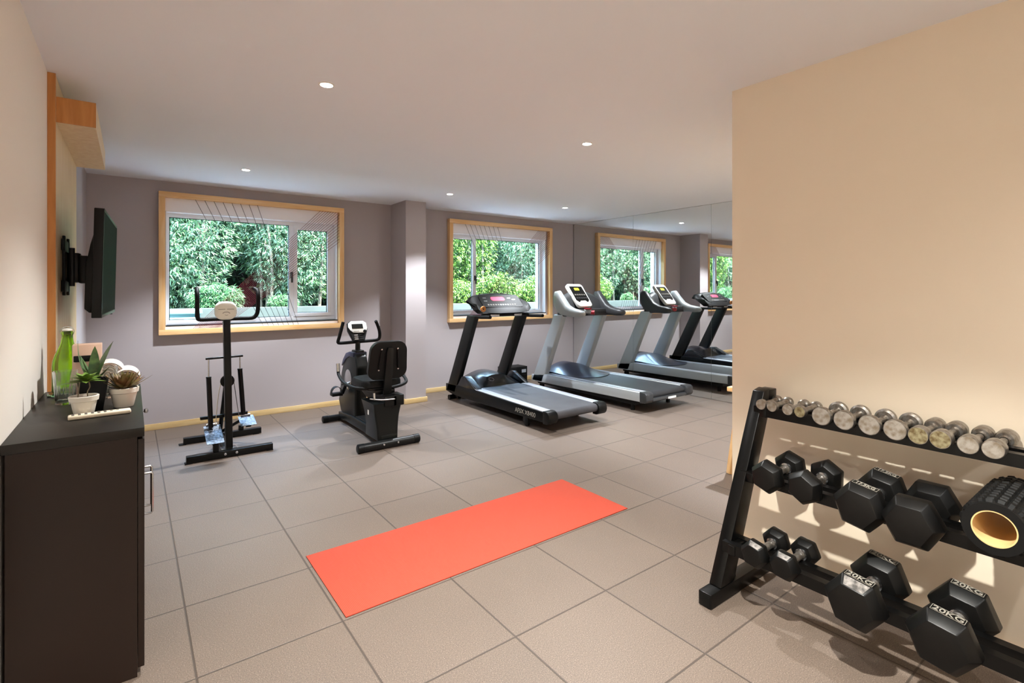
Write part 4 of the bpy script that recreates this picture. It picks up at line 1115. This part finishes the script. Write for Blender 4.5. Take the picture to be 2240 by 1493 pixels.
def tree(name, lab, group, x, y, z, mesh, rz, sc, ntr, hgt, rt):
    t = thing(name, lab, 'tree', (x, y, z), group)
    o = bpy.data.objects.new('foliage', mesh); COL.objects.link(o); o.parent = t; o.rotation_euler = (0, 0, 0); o.scale = (sc*(1 if rz else -1), sc, sc)
    rnd = random.Random(int(x*100+y*10))
    for k in range(ntr):
        dx = rnd.uniform(-.5, .5) if ntr > 1 else 0; dy = rnd.uniform(-.25, .25)
        MB().tube([(x+dx, y+dy, z), (x+dx*1.05+.03, y+dy, z+hgt*.4), (x+dx*1.2+rnd.uniform(-.1, .1), y+dy, z+hgt)], [rt, rt*.5], 8, 3).build('trunk', 'bark', t)
    return t
spots = [(-4.25, 4.4, FA, 'bushy light green tree outside, at the far left end of the row'),
 (-2.7, 4.4, FB, 'yellow-green shrub outside, left of the left window view'),
 (-1.15, 4.4, FA, 'light green bamboo-like tree outside, just left of the left window view'),
 (.4, 4.4, FA, 'pale bamboo-like tree filling the left part of the left window'),
 (1.95, 4.4, FA, 'pale bamboo-like tree filling the right part of the left window'),
 (3.5, 4.4, FB, 'yellow-green tree outside between the two windows'),
 (5.05, 4.4, FB, 'bushy yellow-green tree seen low in the right window above the treadmill'),
 (6.6, 4.4, FA, 'feathery green tree filling the middle of the right window'),
 (8.15, 4.4, FB, 'yellow-green tree at the right side of the right window'),
 (9.7, 4.4, FA, 'light green tree at the far right end of the row')]
for i, (x, y, me, lab) in enumerate(spots):
    tree('garden_tree', lab, 'trees in the bed outside the windows', x, y, 1.0, me, i % 2, 1.0, 4, 1.9, .028)
for i, x in enumerate((-5.6, -2.95, -.3, 2.35, 5.0, 7.65, 10.3)):
    tree('background_tree', ['dark dense tree in the back row, leftmost', 'dark dense tree in the back row, second from the left',
        'dark dense tree in the back row, behind the left window', 'dark dense tree in the back row, right of the left window',
        'dark dense tree in the back row, behind the right window', 'dark dense tree in the back row, second from the right', 'dark dense tree in the back row, rightmost'][i],
        'dark trees in the back row', x, 5.95, 1.0, FC, i % 2, 1.0, 1, 2.6, .07)
for i in range(8):
    tree('low_shrub', 'low pale green shrub behind the garden wall, in the left window view', 'low pale shrubs in the left window view', -4.4+i*.86, 3.68, 1.0, FE, i % 2, (.8, .55, .7, .45)[i % 4], 1, .3, .012)
for i in range(8):
    tree('low_shrub', 'low yellow-green shrub behind the garden wall, in the right window view', 'low shrubs behind the garden wall', 2.75+i*.92, 3.66, 1.0, FD, i % 2, 1.15-.12*(i % 3), 1, .3, .012)
t = thing('boundary_hedge', 'tall dark clipped hedge closing the view behind all the trees', 'hedge', (2, 7.4, -.2))
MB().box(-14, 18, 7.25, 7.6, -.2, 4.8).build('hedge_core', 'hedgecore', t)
hl = foliage_mesh('hedge_leaves', 'leafC', 5200, 5, 15, .22, 1.0, 4.9, .16, .06, 9, 0)
o = bpy.data.objects.new('hedge_leaves', hl); COL.objects.link(o); o.parent = t; o.location = (0, -.2, .0)
o['kind'] = 'stuff'

# ------------------------------------------------------------------ daylight
wd = bpy.data.worlds.new('World'); scene.world = wd; wd.use_nodes = True
bg = wd.node_tree.nodes['Background']; bg.inputs[0].default_value = (.46, .66, 1, 1); bg.inputs[1].default_value = 4.2
sun = bpy.data.lights.new('sun', 'SUN'); sun.energy = 13; sun.angle = R(.6); sun.color = (1, .96, .88)
so = bpy.data.objects.new('sun', sun); COL.objects.link(so)
so.rotation_euler = Vector((-.35, .5, -1.1)).to_track_quat('-Z', 'Y').to_euler()
for (a, c) in W:
    ld = bpy.data.lights.new('window_portal', 'AREA'); ld.shape = 'RECTANGLE'; ld.size = c-a; ld.size_y = ZO1-ZO0
    ld.cycles.is_portal = True
    lo = bpy.data.objects.new('window_portal', ld); COL.objects.link(lo); lo.location = ((a+c)/2, YB+.20, (ZO0+ZO1)/2)
    lo.rotation_euler = (R(-90), 0, 0)

scene.view_settings.view_transform = 'Standard'; scene.view_settings.look = 'None'
scene.view_settings.exposure = 2.92; scene.view_settings.gamma = 1
scene.view_settings.use_curve_mapping = False
scene.cycles.max_bounces = 10; scene.cycles.diffuse_bounces = 6; scene.cycles.glossy_bounces = 6
scene.cycles.transmission_bounces = 10; scene.cycles.transparent_max_bounces = 12
scene.cycles.caustics_reflective = True; scene.cycles.caustics_refractive = False
scene.cycles.sample_clamp_indirect = 6
